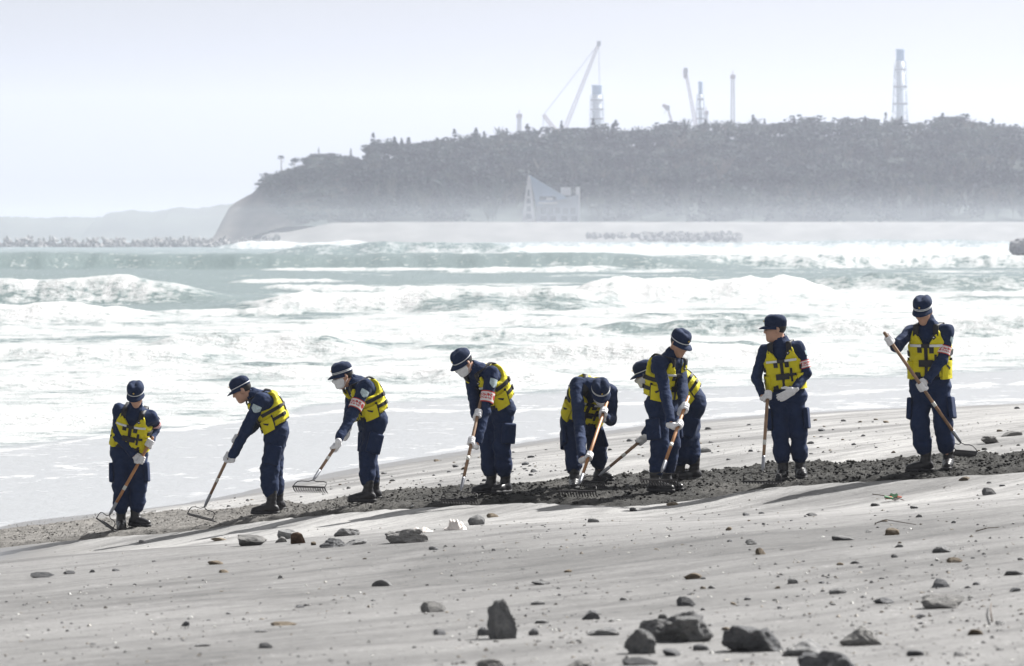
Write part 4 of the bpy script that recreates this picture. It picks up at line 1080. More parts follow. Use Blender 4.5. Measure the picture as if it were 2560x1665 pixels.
def slab(T, corners, off, th, nu=7, nv=4):
    """thin conforming patch on the torso between four (angle, height) corners"""
    c = np.array(corners, float); u, w = np.meshgrid(np.linspace(0, 1, nu), np.linspace(0, 1, nv))
    p = (c[0] * ((1 - u) * (1 - w))[..., None] + c[1] * (u * (1 - w))[..., None] + c[2] * (u * w)[..., None] + c[3] * ((1 - u) * w)[..., None]).reshape(-1, 2)
    top, bot = T.pt(p[:, 0], p[:, 1], off + th), T.pt(p[:, 0], p[:, 1], off - .004); n = nu * nv
    g = grid_faces(nv, nu); idx = np.arange(n).reshape(nv, nu)
    ed = np.concatenate([idx[0, :], idx[1:, -1], idx[-1, -2::-1], idx[-2:0:-1, 0]]); e2 = np.roll(ed, -1)
    side = np.stack([ed, ed + n, e2 + n, e2], 1)
    return np.concatenate([top, bot]), np.concatenate([g[:, ::-1], g + n, side])

def ik(a, c, l1, l2, pole):
    a, c = np.array(a), np.array(c); d = c - a; D = np.linalg.norm(d); u = d / D
    if D > (l1 + l2) * .995: s = D / ((l1 + l2) * .995); l1 *= s; l2 *= s
    x = (D * D + l1 * l1 - l2 * l2) / (2 * D); h = math.sqrt(max(l1 * l1 - x * x, 0))
    p = np.array(pole, float); p = p - u * (p @ u); return a + u * x + unit(p) * h

def yawv(deg): r = math.radians(deg); return np.array([-math.sin(r), -math.cos(r), 0.0])

RK_BAR = None
def make_rake(top, barc, label, wood, tilt=0.0):
    global RK_BAR
    top, barc = np.array(top), np.array(barc); h = unit(barc - top)
    b = unit(np.cross(h, (0, 0, 1))); b = b if b[0] > 0 else -b
    if tilt: b = unit(b + tilt * (np.array([1.0, 0, 0]) - h * h[0]))
    t = np.cross(b, h); t = t if t[2] < 0 else -t
    b = np.cross(h, t)                       # frame: b across, t tine side, h along the handle
    sock = barc - h * .13
    e = empty('rake', barc, label, 'rake', 'rakes held by the search line')
    R = np.stack([b, t, h], 1)
    mw = M4(R, (0, 0, 0))
    L = float(np.linalg.norm(sock - top))
    mb = MB(); mb.tube([(0, 0, -.13 - L), (0, 0, -.13 - L + .01), (0, 0, -.13 - L * .5), (0, 0, -.13 - .10)], [.010, .0165, .0165, .0155], 10)
    add('handle', mb.mesh('handle', True), wood, e, mw=mw)
    mb = MB(); mb.tube([(0, 0, -.26), (0, 0, -.245), (0, 0, -.15), (0, 0, -.105)], [.0165, .0175, .0165, .009], 10); add('ferrule', mb.mesh('ferrule', True), M_TIN, e, mw=mw)
    mb = MB(); z = -.13 - L * .36; mb.tube([(0, 0, z), (0, 0, z + .05)], .0178, 10); add('label_tape', mb.mesh('label_tape', True), M_TAPE, e, mw=mw)
    if RK_BAR is None:
        hw = .185
        mb = MB()
        for s in (-1, 1):
            mb.tube([(s * .003, 0, -.125), (s * .012, 0, -.10), (s * .05, .0, -.085), (s * .13, 0, -.088), (s * .172, 0, -.075), (s * hw, 0, -.045), (s * hw, 0, 0)], .0048, 7)
        bow = mb.mesh('bow', True); bow.materials.append(M_IRON)
        mb = MB(); mb.box((0, 0, 0), (hw * 2 + .012, .010, .016)); bar = mb.mesh('bar'); bar.materials.append(M_IRON)
        mb = MB(); mb.tube([(0, 0, 0), (0, .04, .004), (0, .088, -.012)], [.0078, .0068, .0040], 6); tine = mb.mesh('tine', True); tine.materials.append(M_IRON)
        RK_BAR = (bow, bar, tine, hw)
    bow, bar, tine, hw = RK_BAR
    add('bow', bow, None, e, mw=mw); add('bar', bar, None, e, mw=mw)
    for i in range(14):
        add('tine', tine, None, e, mw=mw @ Matrix.Translation((-hw + i * 2 * hw / 13, 0, 0)))
    return e, h, L

def build_person(p):
    rs = np.random.RandomState(p['seed']); k = p.get('k', 1.0); kw = k * p.get('g', 1.0)
    fR, fL = G(*p['fR'])[0], G(*p['fL'])[0]
    D0 = float((fR[1] + fL[1]) / 2)
    Q = lambda c: W(c[0], c[1], D0 + (c[2] if len(c) > 2 else 0.0))
    pel, nk = Q(p['pelvis']), Q(p['neck'])
    T = Torso(pel, nk, math.radians(p['yaw']), kw, p.get('bend', .02))
    base = (fR + fL) / 2
    e = empty('person', base, p['label'], 'person', 'search line of uniformed people raking the beach')
    O = np.array(base)
    right = T.R[:, 0]; rt = unit(right * np.array([1, 1, .3]))
    hips = {s: pel + rt * (.088 * k) * (1 if s == 'R' else -1) - np.array([0, 0, .02]) for s in 'RL'}
    ank = {}; knee = {}
    for s, g, y in (('R', fR, p['tR']), ('L', fL, p['tL'])):
        g = g.copy(); g[2] = float(ground_z(g[0], g[1])) + max(0.0, float(strip_h(np.array([g[0]]), np.array([g[1]]))[0][0])) + .012
        ank[s] = g + np.array([0, 0, .10]); lg = min(.86 * k, 1.006 * float(np.linalg.norm(hips[s] - ank[s])) * p.get('kb' + s, 1.0)); kn = ik(hips[s], ank[s], .506 * lg, .494 * lg, yawv(y) + .25 * T.R[:, 1])
        knee[s] = kn
    # rake first: the hands close on its handle
    rk = p['rake']; top = Q(rk['top'])
    if 'dy' in rk: barc = W(rk['bar'][0], rk['bar'][1], D0 + rk['dy'])
    else:
        gp = G(rk['bar'][0], rk['bar'][1] + 14)[0]; barc = W(rk['bar'][0], rk['bar'][1], gp[1] - 0.02); barc[2] += .03 + max(0.0, float(strip_h(barc[:1], barc[1:2])[0][0]))
    _, hdir, hl = make_rake(top, barc, rk['label'], M_WOOD if rk.get('new') else M_WOOD2, rk.get('tilt', 0.0))
    sho = {s: T.at((.178 if s == 'R' else -.178) * k, 0.0, .86) for s in 'RL'}
    wrist = {}; elb = {}; hand = {}
    for s in 'RL':
        hd = p['h' + s]
        if hd.get('open'):
            g = Q(hd['at']); f = unit(hd['dir']); wrist[s] = g - f * .09; hand[s] = (g, f, None)
        else:
            py = hd['at'][1]; tt = np.clip((W(hd['at'][0], py, D0)[2] - top[2]) / (barc[2] - top[2]), 0.0, .9)
            g = top + (barc - top) * tt
            fwd = sho[s] + np.array([0, 0, -.30]) - g if 'el' not in hd else Q(hd['el']) - g
            f = unit(fwd - hdir * (fwd @ hdir)); f = unit(.85 * f + .3 * unit(fwd)); wrist[s] = g + f * .088; hand[s] = (g, -f, hdir)
        pole = Q(hd['el']) - (sho[s] + wrist[s]) / 2 if 'el' in hd else (right * (1 if s == 'R' else -1) - T.R[:, 1] * .6 - np.array([0, 0, .6]))
        elb[s] = ik(sho[s], wrist[s], .295 * k, .265 * k, pole)
    hc = Q(p['head']); hy, hp, hr = [math.radians(a) for a in (p['hyaw'], p['hpitch'], p.get('hroll', 0))]
    f = np.array([-math.sin(hy) * math.cos(hp), -math.cos(hy) * math.cos(hp), -math.sin(hp)]); r0 = unit(np.cross(f, (0, 0, 1.0))); u0 = np.cross(r0, f)
    r1 = r0 * math.cos(hr) + u0 * math.sin(hr); u1 = np.cross(r1, f); RH = np.stack([r1, f, u1], 1)
    nb = T.at(0, -.005, .97); skull = hc - RH[:, 1] * .025 - RH[:, 2] * .05
    allp = np.array([pel, nk, hc] + [x[s] for x in (hips, ank, knee, sho, elb, wrist) for s in 'RL'])
    lo, hi = allp.min(0), allp.max(0)

    def place(name, v, f, mat, parent=e, smooth=True):
        m = mesh_np(name, v - O, f, smooth); return add(name, m, mat, parent)
    # body: one skin from head to ankles
    def body(P):
        q, t = T.loc(P); d = T.sd(q, t, -.022)
        for s in 'RL':
            d = smin(d, cone(P, hips[s], knee[s], .075, .046), .05); d = smin(d, cone(P, knee[s], ank[s] - np.array([0, 0, .03]), .046, .020), .02)
            d = smin(d, cone(P, sho[s], elb[s], .044, .034), .04); d = smin(d, cone(P, elb[s], wrist[s], .034, .026), .02)
        d = smin(d, cone(P, nb - T.R[:, 2] * .05, skull, .062 * k, .052), .04)
        return smin(d, head_sd((P - hc) @ RH), .02)
    v, fc = surf_net(body, lo - .16, hi + .18, .0105); place('body', v, fc, M_SKIN)
    rg = lambda a: 1 - 2.6 * np.abs(a)
    fold = lambda v, n, amp, sc, sd: v + n * (amp * (noise3(v[:, 0] * sc, v[:, 1] * sc, v[:, 2] * sc * 1.5 + sd) + .55 * rg(noise3(v[:, 0] * sc * .9, v[:, 1] * sc * .9, v[:, 2] * sc * 1.7 + sd + 7)) + .35 * rg(noise3(v[:, 0] * sc * 1.9 + 3, v[:, 1] * sc * 1.9, v[:, 2] * sc * 3.4 + sd)) - .35))[:, None]
    # jacket
    def jacket(P):
        q, t = T.loc(P); d = T.sd(q, t, 0.0)
        for s in 'RL':
            d = smin(d, cone(P, sho[s], elb[s], .066 * kw, .055 * kw), .05); d = smin(d, cone(P, elb[s], wrist[s] + (elb[s] - wrist[s]) * .06, .055 * kw, .044 * kw), .02)
            d = smax(d, .024 - np.linalg.norm(P - wrist[s] - unit(wrist[s] - elb[s]) * .012, axis=1), .01)
        col = cone(P, nb - T.R[:, 2] * .02, nb + (skull - nb) * .45, .079 * k, .072 * k)
        d = smin(d, col, .03)
        return smax(d, -((np.linalg.norm(P - (nb + (skull - nb) * .62), axis=1)) - .058), .01)
    up_ = np.array([pel, nk] + [x[s] for x in (sho, elb, wrist) for s in 'RL'])
    v, fc = surf_net(jacket, up_.min(0) - .15, up_.max(0) + .16, .012); v = relax(v, fc, 1); v = fold(v, vnormals(v, fc), .0125, 8.0, p['seed']); place('jacket', v, fc, M_NAVY)
    # trousers
    def trousers(P):
        q, t = T.loc(P); d = np.maximum(T.sd(q, t, .010), np.maximum(t - .10, -t - .2) * T.L)
        d = smin(d, cone(P, hips['R'], hips['L'], .106 * kw, .106 * kw), .05)
        for s in 'RL':
            mid = knee[s] + (ank[s] - knee[s]) * .52; hem = knee[s] + (ank[s] - knee[s]) * .66
            d = smin(d, cone(P, hips[s], knee[s], .104 * kw, .088 * kw), .045); d = smin(d, cone(P, knee[s], mid, .088 * kw, .082 * kw), .03)
            d = smin(d, cone(P, mid, hem, .082, .074), .02)
        return d
    dn = np.array([pel] + [x[s] for x in (hips, knee, ank) for s in 'RL'])
    v, fc = surf_net(trousers, dn.min(0) - .17, dn.max(0) + np.array([.17, .17, .22]), .012); v = relax(v, fc, 1); v = fold(v, vnormals(v, fc), .0150, 6.5, p['seed'] + 50); tr = place('trousers', v, fc, M_NAVY)
    for s in 'RL':
        out = rt * (1 if s == 'R' else -1); ax = unit(knee[s] - hips[s]); out = unit(out - ax * (out @ ax)); c = hips[s] + (knee[s] - hips[s]) * .62 + out * .098 * k; fw = np.cross(ax, out)
        v, fc = surf_net(lambda P: rbox((P - c) @ np.stack([out, fw, ax], 1), (0, 0, 0), (.024, .080, .105), .012), c - .17, c + .17, .011); place('cargo_pocket', v, fc, M_NAVY, tr)
    # boots
    for s, y in (('R', p['tR']), ('L', p['tL'])):
        fy = yawv(y); R = np.stack([np.cross(fy, (0, 0, 1)), fy, (0, 0, 1)], 1)
        b = add('boot', BOOT, None, e, mw=M4(R, ank[s] - np.array([0, 0, .10]) - O)); add('sole', SOLE, None, b)
    # gloves
    for s in 'RL':
        g, f, h = hand[s]
        if h is None:
            th = unit(np.array(p['h' + s]['thumb'], float)); y = f; z = unit(th - y * (th @ y)); mesh = OPEN_R if s == 'R' else OPEN_L
        else:
            y = unit(f - h * (f @ h)); z = h * p.get('thumb', 1); mesh = GRIP_R if s == 'R' else GRIP_L
        if s == 'L': z = -z
        x = np.cross(y, z); add('glove', mesh, None, e, mw=M4(np.stack([x, y, z], 1), g - O))
    # head gear
    HM = M4(RH, hc - O)
    add('hair', HAIR, None, e, mw=HM)
    for s in (-1, 1):
        add('eye', EYE, None, e, mw=HM @ Matrix.Translation((s * .031, .0885, .004))); add('eyebrow', BROW, None, e, mw=HM @ Matrix.Translation((s * .033, .094, .022)))
    cp = add('cap', CAP[0], None, e, mw=HM); add('brim', CAP[1], None, cp)
    if p.get('stripe', 2): add('stripe', CAP[2], None, cp)
    if p.get('stripe', 2) == 2: add('stripe', CAP[3], None, cp)
    add('badge', CAP[4], None, cp)
    if p.get('mask'): mk = add('face_mask', MASK, None, e, mw=HM); add('ear_loops', LOOPS, None, mk)
    if p.get('glasses'): add('spectacles', GLASSES, None, e, mw=HM)
    # life vest
    VO = .040
    def vest(P):
        q, t = T.loc(P); x = np.abs(q[:, 0])
        off = VO - .010 * np.exp(-((t - .37) / .016) ** 2) - .008 * np.exp(-((t - .655) / .014) ** 2) + .006 * np.sin(np.clip(t, .1, .9) * 9)
        d = T.sd(q, t, off)
        d = smax(d, (t - (.90 - .0 * x)) * T.L, .02); d = smax(d, (.13 - t) * T.L, .03)
        for s in (-1, 1):
            c = np.array([s * .205 * k, 0, .86 * T.L]); dd = np.linalg.norm((q - c) * np.array([1, .75, .85]), axis=1) - .112 * k
            d = smax(d, -dd, .02)
        vn = np.where(q[:, 1] > 0, x - (.012 + .34 * np.clip(t - .60, 0, 1) * 1.0), 1.0)
        d = smax(d, -vn, .012)
        d = smax(d, -np.where(q[:, 1] < 0, x - .55 * np.clip(t - .80, 0, 1), 1.0), .012)
        return d
    v, fc = surf_net(vest, np.minimum(pel, nk) - .30, np.maximum(pel, nk) + .30, .010); v = relax(v, fc, 1); v = fold(v, vnormals(v, fc), .006, 9.0, p['seed'] + 9); vs = place('life_vest', v, fc, M_YEL)
    def sl(name, corners, mat, th=.007, off=VO, nu=7, nv=3):
        v, fc = slab(T, corners, off, th, nu, nv); return place(name, v, fc, mat, vs, False)
    R4 = lambda a0, a1, t0, t1: [(a0, t0), (a1, t0), (a1, t1), (a0, t1)]
    sl('zip', R4(-6, 6, .14, .66), M_BLK, .004, VO - .006)
    sl('reflective_strip', R4(9, 50, .625, .665), M_REFL, .007); sl('reflective_strip', R4(-50, -9, .625, .665), M_REFL, .007)
    sl('chest_buckle', R4(-13, 13, .61, .675), M_BLK, .012)
    sl('waist_buckle', R4(-23, 23, .30, .41), M_BLK, .016)
    sl('tab', R4(-26, -12, .52, .625), M_BLK, .006); sl('tab', R4(14, 27, .53, .62), M_BLK, .006)
    sl('emblem', [(-27, .74), (-35, .785), (-27, .83), (-19, .785)], M_BLK, .006, nu=4)
    sl('emblem_mark', [(-29, .775), (-25, .775), (-25, .793), (-29, .793)], M_REFL, .008, nu=3)
    sl('pocket_cross', R4(-34, -28, .25, .50), M_BLK, .009, VO + .004); sl('pocket_cross', R4(-46, -17, .355, .40), M_BLK, .009, VO + .004)
    sl('hem_strap', R4(-42, -18, .13, .21), M_BLK, .008); sl('hem_strap', R4(20, 38, .13, .21), M_BLK, .008)
    for s in (-1, 1):
        sl('side_strap', R4(*sorted((s * 62, s * 128)), .455, .54), M_BLK, .010, VO, 10); sl('side_strap', R4(*sorted((s * 70, s * 134)), .26, .335), M_BLK, .010, VO, 10)
        pc = sl('side_pouch', R4(*sorted((s * 48, s * 86)), .09, .38), M_YEL, .034, VO - .01, 8, 6)
        sl('pouch_slit', [(s * 58, .34), (s * 74, .27), (s * 70, .24), (s * 60, .30)], M_BLK, .030, VO - .002)
        sl('pouch_piping', R4(*sorted((s * 86, s * 90)), .08, .42), M_BLK, .030, VO - .01)
        sl('back_piping', R4(*sorted((s * 147, s * 151)), .16, .80), M_BLK, .006, VO, 3, 10)
        sl('buckle', R4(*sorted((s * 116, s * 128)), .455, .54), M_BLK, .020); sl('buckle', R4(*sorted((s * 120, s * 132)), .255, .34), M_BLK, .020)
        # shoulder strap over the top
        xs = s * .098 * k; pts = []
        for t in (.80, .86, .91, .945, .965): a, b = T.ab(t, .030); pts.append((b * (1 - min(abs(xs) / a, .98) ** PW) ** (1 / PW), t))
        path = [(y, t) for y, t in pts] + [(-y, t) for y, t in pts[::-1]]
        vv = []
        for y, t in path:
            for dx, o in ((-.026, 0), (.026, 0), (.026, 1), (-.026, 1)):
                up2 = .016 * o; yy = y + np.sign(y) * up2 * .7; vv.append(T.at(xs + dx, yy, t + up2 * .7 / T.L * (1 if t > .9 else .3)))
        n = len(path); ff = []
        for i in range(n - 1):
            for j in range(4): ff.append([i * 4 + j, i * 4 + (j + 1) % 4, i * 4 + 4 + (j + 1) % 4, i * 4 + 4 + j])
        ff += [[3, 2, 1, 0], [n * 4 - 4, n * 4 - 3, n * 4 - 2, n * 4 - 1]]
        place('shoulder_strap', np.array(vv), np.array(ff), M_BLK, vs)
    sl('back_strap', R4(134, 226, .47, .525), M_BLK, .007, VO, 14); sl('back_reflective_strip', R4(152, 208, .70, .75), M_REFL, .006, VO, 8)
    sl('back_hem', R4(128, 232, .135, .17), M_BLK, .006, VO, 12)
    # sleeve badge and armband on the left arm
    ax = unit(elb['L'] - sho['L']); out = -rt; out = unit(out - ax * (out @ ax)); sd = np.cross(ax, out)
    def sleeve(t0, t1, a0, a1, nu, nv, dr):
        u, w = np.meshgrid(np.linspace(0, 1, nu), np.linspace(0, 1, nv)); an = np.radians(a0 + (a1 - a0) * u); t = t0 + (t1 - t0) * w
        r = (.067 + (.056 - .067) * t) * kw + dr
        p3 = sho['L'] + (elb['L'] - sho['L']) * t[..., None] + r[..., None] * (np.cos(an)[..., None] * out + np.sin(an)[..., None] * sd)
        return p3.reshape(-1, 3), u.ravel(), w.ravel()
    if p.get('badge', 1):
        v, u, w = sleeve(.20, .42, -38, 38, 7, 6, .012); wd = np.where(w > .6, 1 - (w - .6) * 1.9, 1.0)
        mid = v.reshape(6, 7, 3)[:, 3:4]; v = (mid + (v.reshape(6, 7, 3) - mid) * wd.reshape(6, 7, 1)).reshape(-1, 3)
        place('sleeve_badge', v, grid_faces(6, 7), M_BADGE)
    if p.get('band'):
        v, u, w = sleeve(.52, .80, -180, 180, 33, 5, .013); f0 = grid_faces(5, 33)
        m = mesh_np('armband', v - O, f0, True, {'u': u, 'v': 1 - w}); add('armband', m, M_BAND, e)
    return hl

PEOPLE = [
 dict(seed=1, k=.98, fR=(303, 1327), tR=-10, fL=(340, 1322), tL=-55, pelvis=(322, 1124), neck=(339, 1018, -.16), yaw=4, bend=.03, head=(340, 986, -.30), hyaw=6, hpitch=32, glasses=1, stripe=1, band=1, badge=0,
      hR=dict(at=(352, 1146), el=(278, 1096, -.10)), hL=dict(at=(376, 1106), el=(400, 1056, .30)),
      rake=dict(top=(383, 1092, -.16), bar=(261, 1322), tilt=.8, new=1, label='orange-handled rake on the sand at the far left of the line'),
      label='person in spectacles facing forward at the left end of the line, bowed over a rake'),
 dict(seed=2, g=1.05, fR=(694, 1281), tR=60, fL=(676, 1291), tL=88, pelvis=(691, 1078), neck=(638, 986, -.02), yaw=86, bend=.05, head=(604, 974, -.03), hyaw=88, hpitch=28, stripe=1,
      hR=dict(at=(594, 1096), el=(640, 1080, .25)), hL=dict(at=(574, 1140), el=(622, 1078, -.30)),
      rake=dict(top=(604, 1072, -.12), bar=(500, 1303), tilt=.8, label='dark weathered rake with its head half buried, second from left'),
      label='unmasked person in profile, second from left, bending far forward with one arm stretched down'),
 dict(seed=3, g=1.0, fR=(934, 1255), tR=62, fL=(918, 1265), tL=78, pelvis=(932, 1050), neck=(888, 952, -.06), yaw=66, bend=.04, head=(857, 939, -.10), hyaw=70, hpitch=18, mask=1, stripe=2, band=1,
      hR=dict(at=(868, 1074), el=(900, 1040, .15)), hL=dict(at=(845, 1111), el=(880, 1046, -.32)),
      rake=dict(top=(884, 1048, -.18), bar=(772, 1217), dy=-.95, label='rake lifted clear of the sand showing all its teeth'),
      label='masked person with armband holding a lifted rake, third from left'),
 dict(seed=4, g=0.96, fR=(1226, 1241), tR=66, fL=(1262, 1239), tL=35, pelvis=(1248, 1020), neck=(1192, 920, -.14), yaw=54, bend=.05, head=(1158, 906, -.20), hyaw=56, hpitch=36, mask=1, stripe=1, band=1,
      hR=dict(at=(1196, 1030), el=(1180, 1000, .1)), hL=dict(at=(1183, 1096), el=(1213, 1042, -.35)),
      rake=dict(top=(1203, 998, -.35), bar=(1147, 1257), label='rake held almost upright, pressed flat into the raked sand, fourth from left'),
      label='masked person with a red disc armband leaning over an upright rake, fourth from left'),
 dict(seed=5, g=1.03, fR=(1436, 1226), tR=0, fL=(1501, 1212), tL=-40, pelvis=(1452, 1050), neck=(1489, 960, -.34), yaw=-10, bend=.06, head=(1502, 980, -.45), hyaw=-8, hpitch=44, hroll=-6, mask=1, stripe=2, badge=0,
      hR=dict(at=(1462, 1126), el=(1440, 1052, -.34)), hL=dict(at=(1512, 1024), el=(1533, 1004, -.15)),
      rake=dict(top=(1518, 1004, -.45), bar=(1443, 1238), new=1, label='varnished rake raked across the boots of the most stooped person'),
      label='most deeply stooped masked person with cap pointing at the viewer, fifth from left'),
 dict(seed=6, g=1.06, fR=(1734, 1204), tR=60, fL=(1698, 1208), tL=84, pelvis=(1733, 1006), neck=(1656, 946, -.02), yaw=82, bend=.05, head=(1613, 935, -.03), hyaw=84, hpitch=24, mask=1, stripe=1,
      hR=dict(at=(1652, 1060), el=(1680, 1040, .2)), hL=dict(at=(1614, 1098), el=(1660, 1045, -.25)),
      rake=dict(top=(1668, 1046, -.05), bar=(1480, 1216), label='rake slanting low to the left between the overlapping pair and the stooped person'),
      label='person mostly hidden behind the one facing right, stooping to the left'),
 dict(seed=7, g=0.98, fR=(1640, 1240), tR=-62, fL=(1668, 1233), tL=-50, pelvis=(1656, 1008), neck=(1678, 888, -.06), yaw=-52, bend=.035, head=(1699, 858, -.12), hyaw=-40, hpitch=30, stripe=1, badge=0,
      hR=dict(at=(1700, 1054), el=(1672, 1000, -.30)), hL=dict(at=(1713, 1014), el=(1722, 970, .05)),
      rake=dict(top=(1722, 990, -.32), bar=(1647, 1199), dy=-1.15, new=1, label='orange-handled rake raised before the dark trouser legs of the one facing right'),
      label='unmasked person turned to the right in front of a stooping colleague'),
 dict(seed=8, g=0.94, k=.94, fR=(1957, 1206), tR=14, fL=(2001, 1199), tL=-8, pelvis=(1968, 986), neck=(1951, 852, -.02), yaw=12, bend=.01, head=(1938, 822, -.03), hyaw=82, hpitch=4, glasses=1, stripe=0, band=1,
      hR=dict(at=(1917, 986), el=(1890, 944, .02)), hL=dict(open=1, at=(1966, 986, -.24), dir=(-.75, -.35, -.45), thumb=(-.3, -.2, .9), el=(2027, 936, -.02)),
      rake=dict(top=(1920, 974, -.22), bar=(1905, 1212), label='rake standing nearly vertical under the resting hand of the one looking left'),
      label='upright person in spectacles looking left, one hand resting on a vertical rake'),
 dict(seed=9, g=0.97, fR=(2312, 1184), tR=66, fL=(2370, 1179), tL=6, kbL=1.012, pelvis=(2326, 958), neck=(2322, 806, -.05), yaw=20, bend=.015, head=(2308, 776, -.10), hyaw=22, hpitch=26, glasses=1, stripe=2, band=1,
      hR=dict(at=(2218, 846), el=(2250, 884, -.05)), hL=dict(at=(2313, 962), el=(2374, 906, -.10)),
      rake=dict(top=(2210, 830, -.52), bar=(2417, 1128), dy=-.08, label='long rake held slantwise down to the right by the rightmost person'),
      label='rightmost and tallest person, one gloved hand raised at the top of a long rake')]
for _p in PEOPLE: print('rake handle', _p['seed'], round(build_person(_p), 2))
# ------------------------------------------------------------------ stones, litter and driftwood on the sand
def stone_mat(name, a, b_, c):
    m, nt, b = new_mat(name); L = nt.links.new
    tc = N(nt, 'ShaderNodeTexCoord'); oi = N(nt, 'ShaderNodeObjectInfo')
    ad = N(nt, 'ShaderNodeVectorMath', operation='ADD'); L(tc.outputs['Object'], ad.inputs[0]); L(oi.outputs['Location'], ad.inputs[1])
    n = N(nt, 'ShaderNodeTexNoise', Scale=3.5, Detail=7.0, Roughness=0.7); L(ad.outputs[0], n.inputs['Vector'])
    r = ramp(nt, n.outputs['Fac'], [(0.3, a), (0.52, b_), (0.72, c)])
    hv = N(nt, 'ShaderNodeMath', operation='MULTIPLY_ADD'); L(oi.outputs['Random'], hv.inputs[0]); hv.inputs[1].default_value = 0.7; hv.inputs[2].default_value = 0.65
    hs = N(nt, 'ShaderNodeHueSaturation'); L(hv.outputs[0], hs.inputs['Value']); L(r.outputs[0], hs.inputs['Color'])
    L(hs.outputs[0], b.inputs['Base Color']); b.inputs['Roughness'].default_value = 0.85
    n2 = N(nt, 'ShaderNodeTexNoise', Scale=14.0, Detail=6.0, Roughness=0.75); L(ad.outputs[0], n2.inputs['Vector'])
    bp = N(nt, 'ShaderNodeBump', Strength=0.8, Distance=0.06); L(n2.outputs['Fac'], bp.inputs['Height']); L(bp.outputs[0], b.inputs['Normal'])
    return m
M_ST = stone_mat('grey_stone', (0.15, 0.153, 0.16), (0.29, 0.292, 0.295), (0.42, 0.415, 0.405))
M_STP = stone_mat('pale_stone', (0.17, 0.17, 0.168), (0.25, 0.246, 0.24), (0.36, 0.35, 0.335))
M_STT = stone_mat('tan_stone', (0.14, 0.11, 0.075), (0.24, 0.19, 0.13), (0.33, 0.28, 0.21))
M_STD = stone_mat('dark_stone', (0.09, 0.095, 0.105), (0.18, 0.185, 0.195), (0.30, 0.30, 0.30))
M_RUST = stone_mat('rusty_lump', (0.05, 0.03, 0.02), (0.12, 0.07, 0.04), (0.20, 0.13, 0.09))

def ico(sub):
    import bmesh
    bm = bmesh.new(); bmesh.ops.create_icosphere(bm, subdivisions=sub, radius=1.0)
    v = np.array([x.co[:] for x in bm.verts]); f = np.array([[a.index for a in q.verts] for q in bm.faces]); bm.free(); return v, f
_I2, _I4 = ico(2), ico(4)
def rock_mesh(seed, sub=2, cuts=9, rough=0.22):
    v, f = (_I2 if sub == 2 else _I4); v = v.copy(); rs = np.random.RandomState(seed)
    for _ in range(cuts):
        n = unit(rs.normal(size=3) * np.array([1, 1, .8])); d = rs.uniform(.38, .8); e = v @ n - d
        v = v - np.maximum(e, 0)[:, None] * n * .96
    o = rs.rand() * 50
    v = v * (1 + rough * fbm(v[:, 0] * 1.3 + o, v[:, 1] * 1.3, v[:, 2] * 1.3, 3))[:, None]
    if sub == 4: v = v * (1 + .20 * fbm(v[:, 0] * 3.4 + o, v[:, 1] * 3.4, v[:, 2] * 3.4, 5, .62) - .10 * np.abs(fbm(v[:, 0] * 7 + o, v[:, 1] * 7, v[:, 2] * 7, 2)))[:, None]
    lo, hi = v.min(0), v.max(0); v = (v - (lo + hi) / 2) / (hi - lo)
    return mesh_np('stone', v, f, False)
def block_mesh(seed, asp):
    rs = np.random.RandomState(seed); n = 3 + int(min(asp, 4)); bx = []
    for i in range(n):
        q = Matrix.Rotation(rs.uniform(-.6, .6), 3, 'Z') @ Matrix.Rotation(rs.uniform(-.5, .5), 3, 'Y') @ Matrix.Rotation(rs.uniform(-.5, .5), 3, 'X')
        bx.append((np.array([(-.32 + .64 * (i + .5) / n) + rs.uniform(-.06, .06), rs.uniform(-.12, .12), rs.uniform(-.16, .05)]), np.array(q), rs.uniform((.12, .16, .17), (.26, .32, .40))))
    def sd(P):
        d = None
        for c, R, hd in bx:
            e = rbox((P - c) @ R, (0, 0, 0), hd, .03); d = e if d is None else smin(d, e, .05)
        return d
    v, f = surf_net(sd, (-.75,) * 3, (.75,) * 3, .034); v = relax(v, f, 1); nn = vnormals(v, f); o = rs.rand() * 40
    v = v + nn * (.055 * fbm(v[:, 0] * 4 + o, v[:, 1] * 4, v[:, 2] * 4, 4, .6) - .05 * np.maximum(fbm(v[:, 0] * 11 + o, v[:, 1] * 11, v[:, 2] * 11, 2), 0))[:, None]
    lo, hi = v.min(0), v.max(0); v = (v - (lo + hi) / 2) / (hi - lo)
    return mesh_np('rock', v, f, False)
STONES = {}
def stone_variant(i, mat):
    key = (i, mat.name)
    if key not in STONES: STONES[key] = rock_mesh(100 + i, 2, 5 + i % 4); STONES[key].materials.append(mat)
    return STONES[key]
RR = np.random.RandomState(77)
def rock(px, py, w, h, mat, label, group=None, big=False, name='rock', cat='rock', ang=None, sink=.33):
    g = G(px, py)[0]; m = g[1] / F; wx, hz = w * m, h * m
    if big: me = (block_mesh(int(px * 7 + py), w / max(h, 1)) if w > 125 and mat != M_STP else rock_mesh(int(px * 7 + py), 4, 9, .22)); me.materials.append(mat)
    else: me = stone_variant(RR.randint(10), mat)
    o = add(name, me, None, label=label, cat=cat, group=group)
    hz2 = hz / (1 - sink); o.scale = (wx, wx * RR.uniform(.6, .85), hz2)
    o.rotation_euler = (RR.uniform(-.12, .12), RR.uniform(-.12, .12), RR.uniform(-.5, .5) if ang is None else ang)
    o.location = (g[0], g[1] + wx * .25, g[2] + float(relief(g[0], g[1])) + hz2 * (.5 - sink)); return o
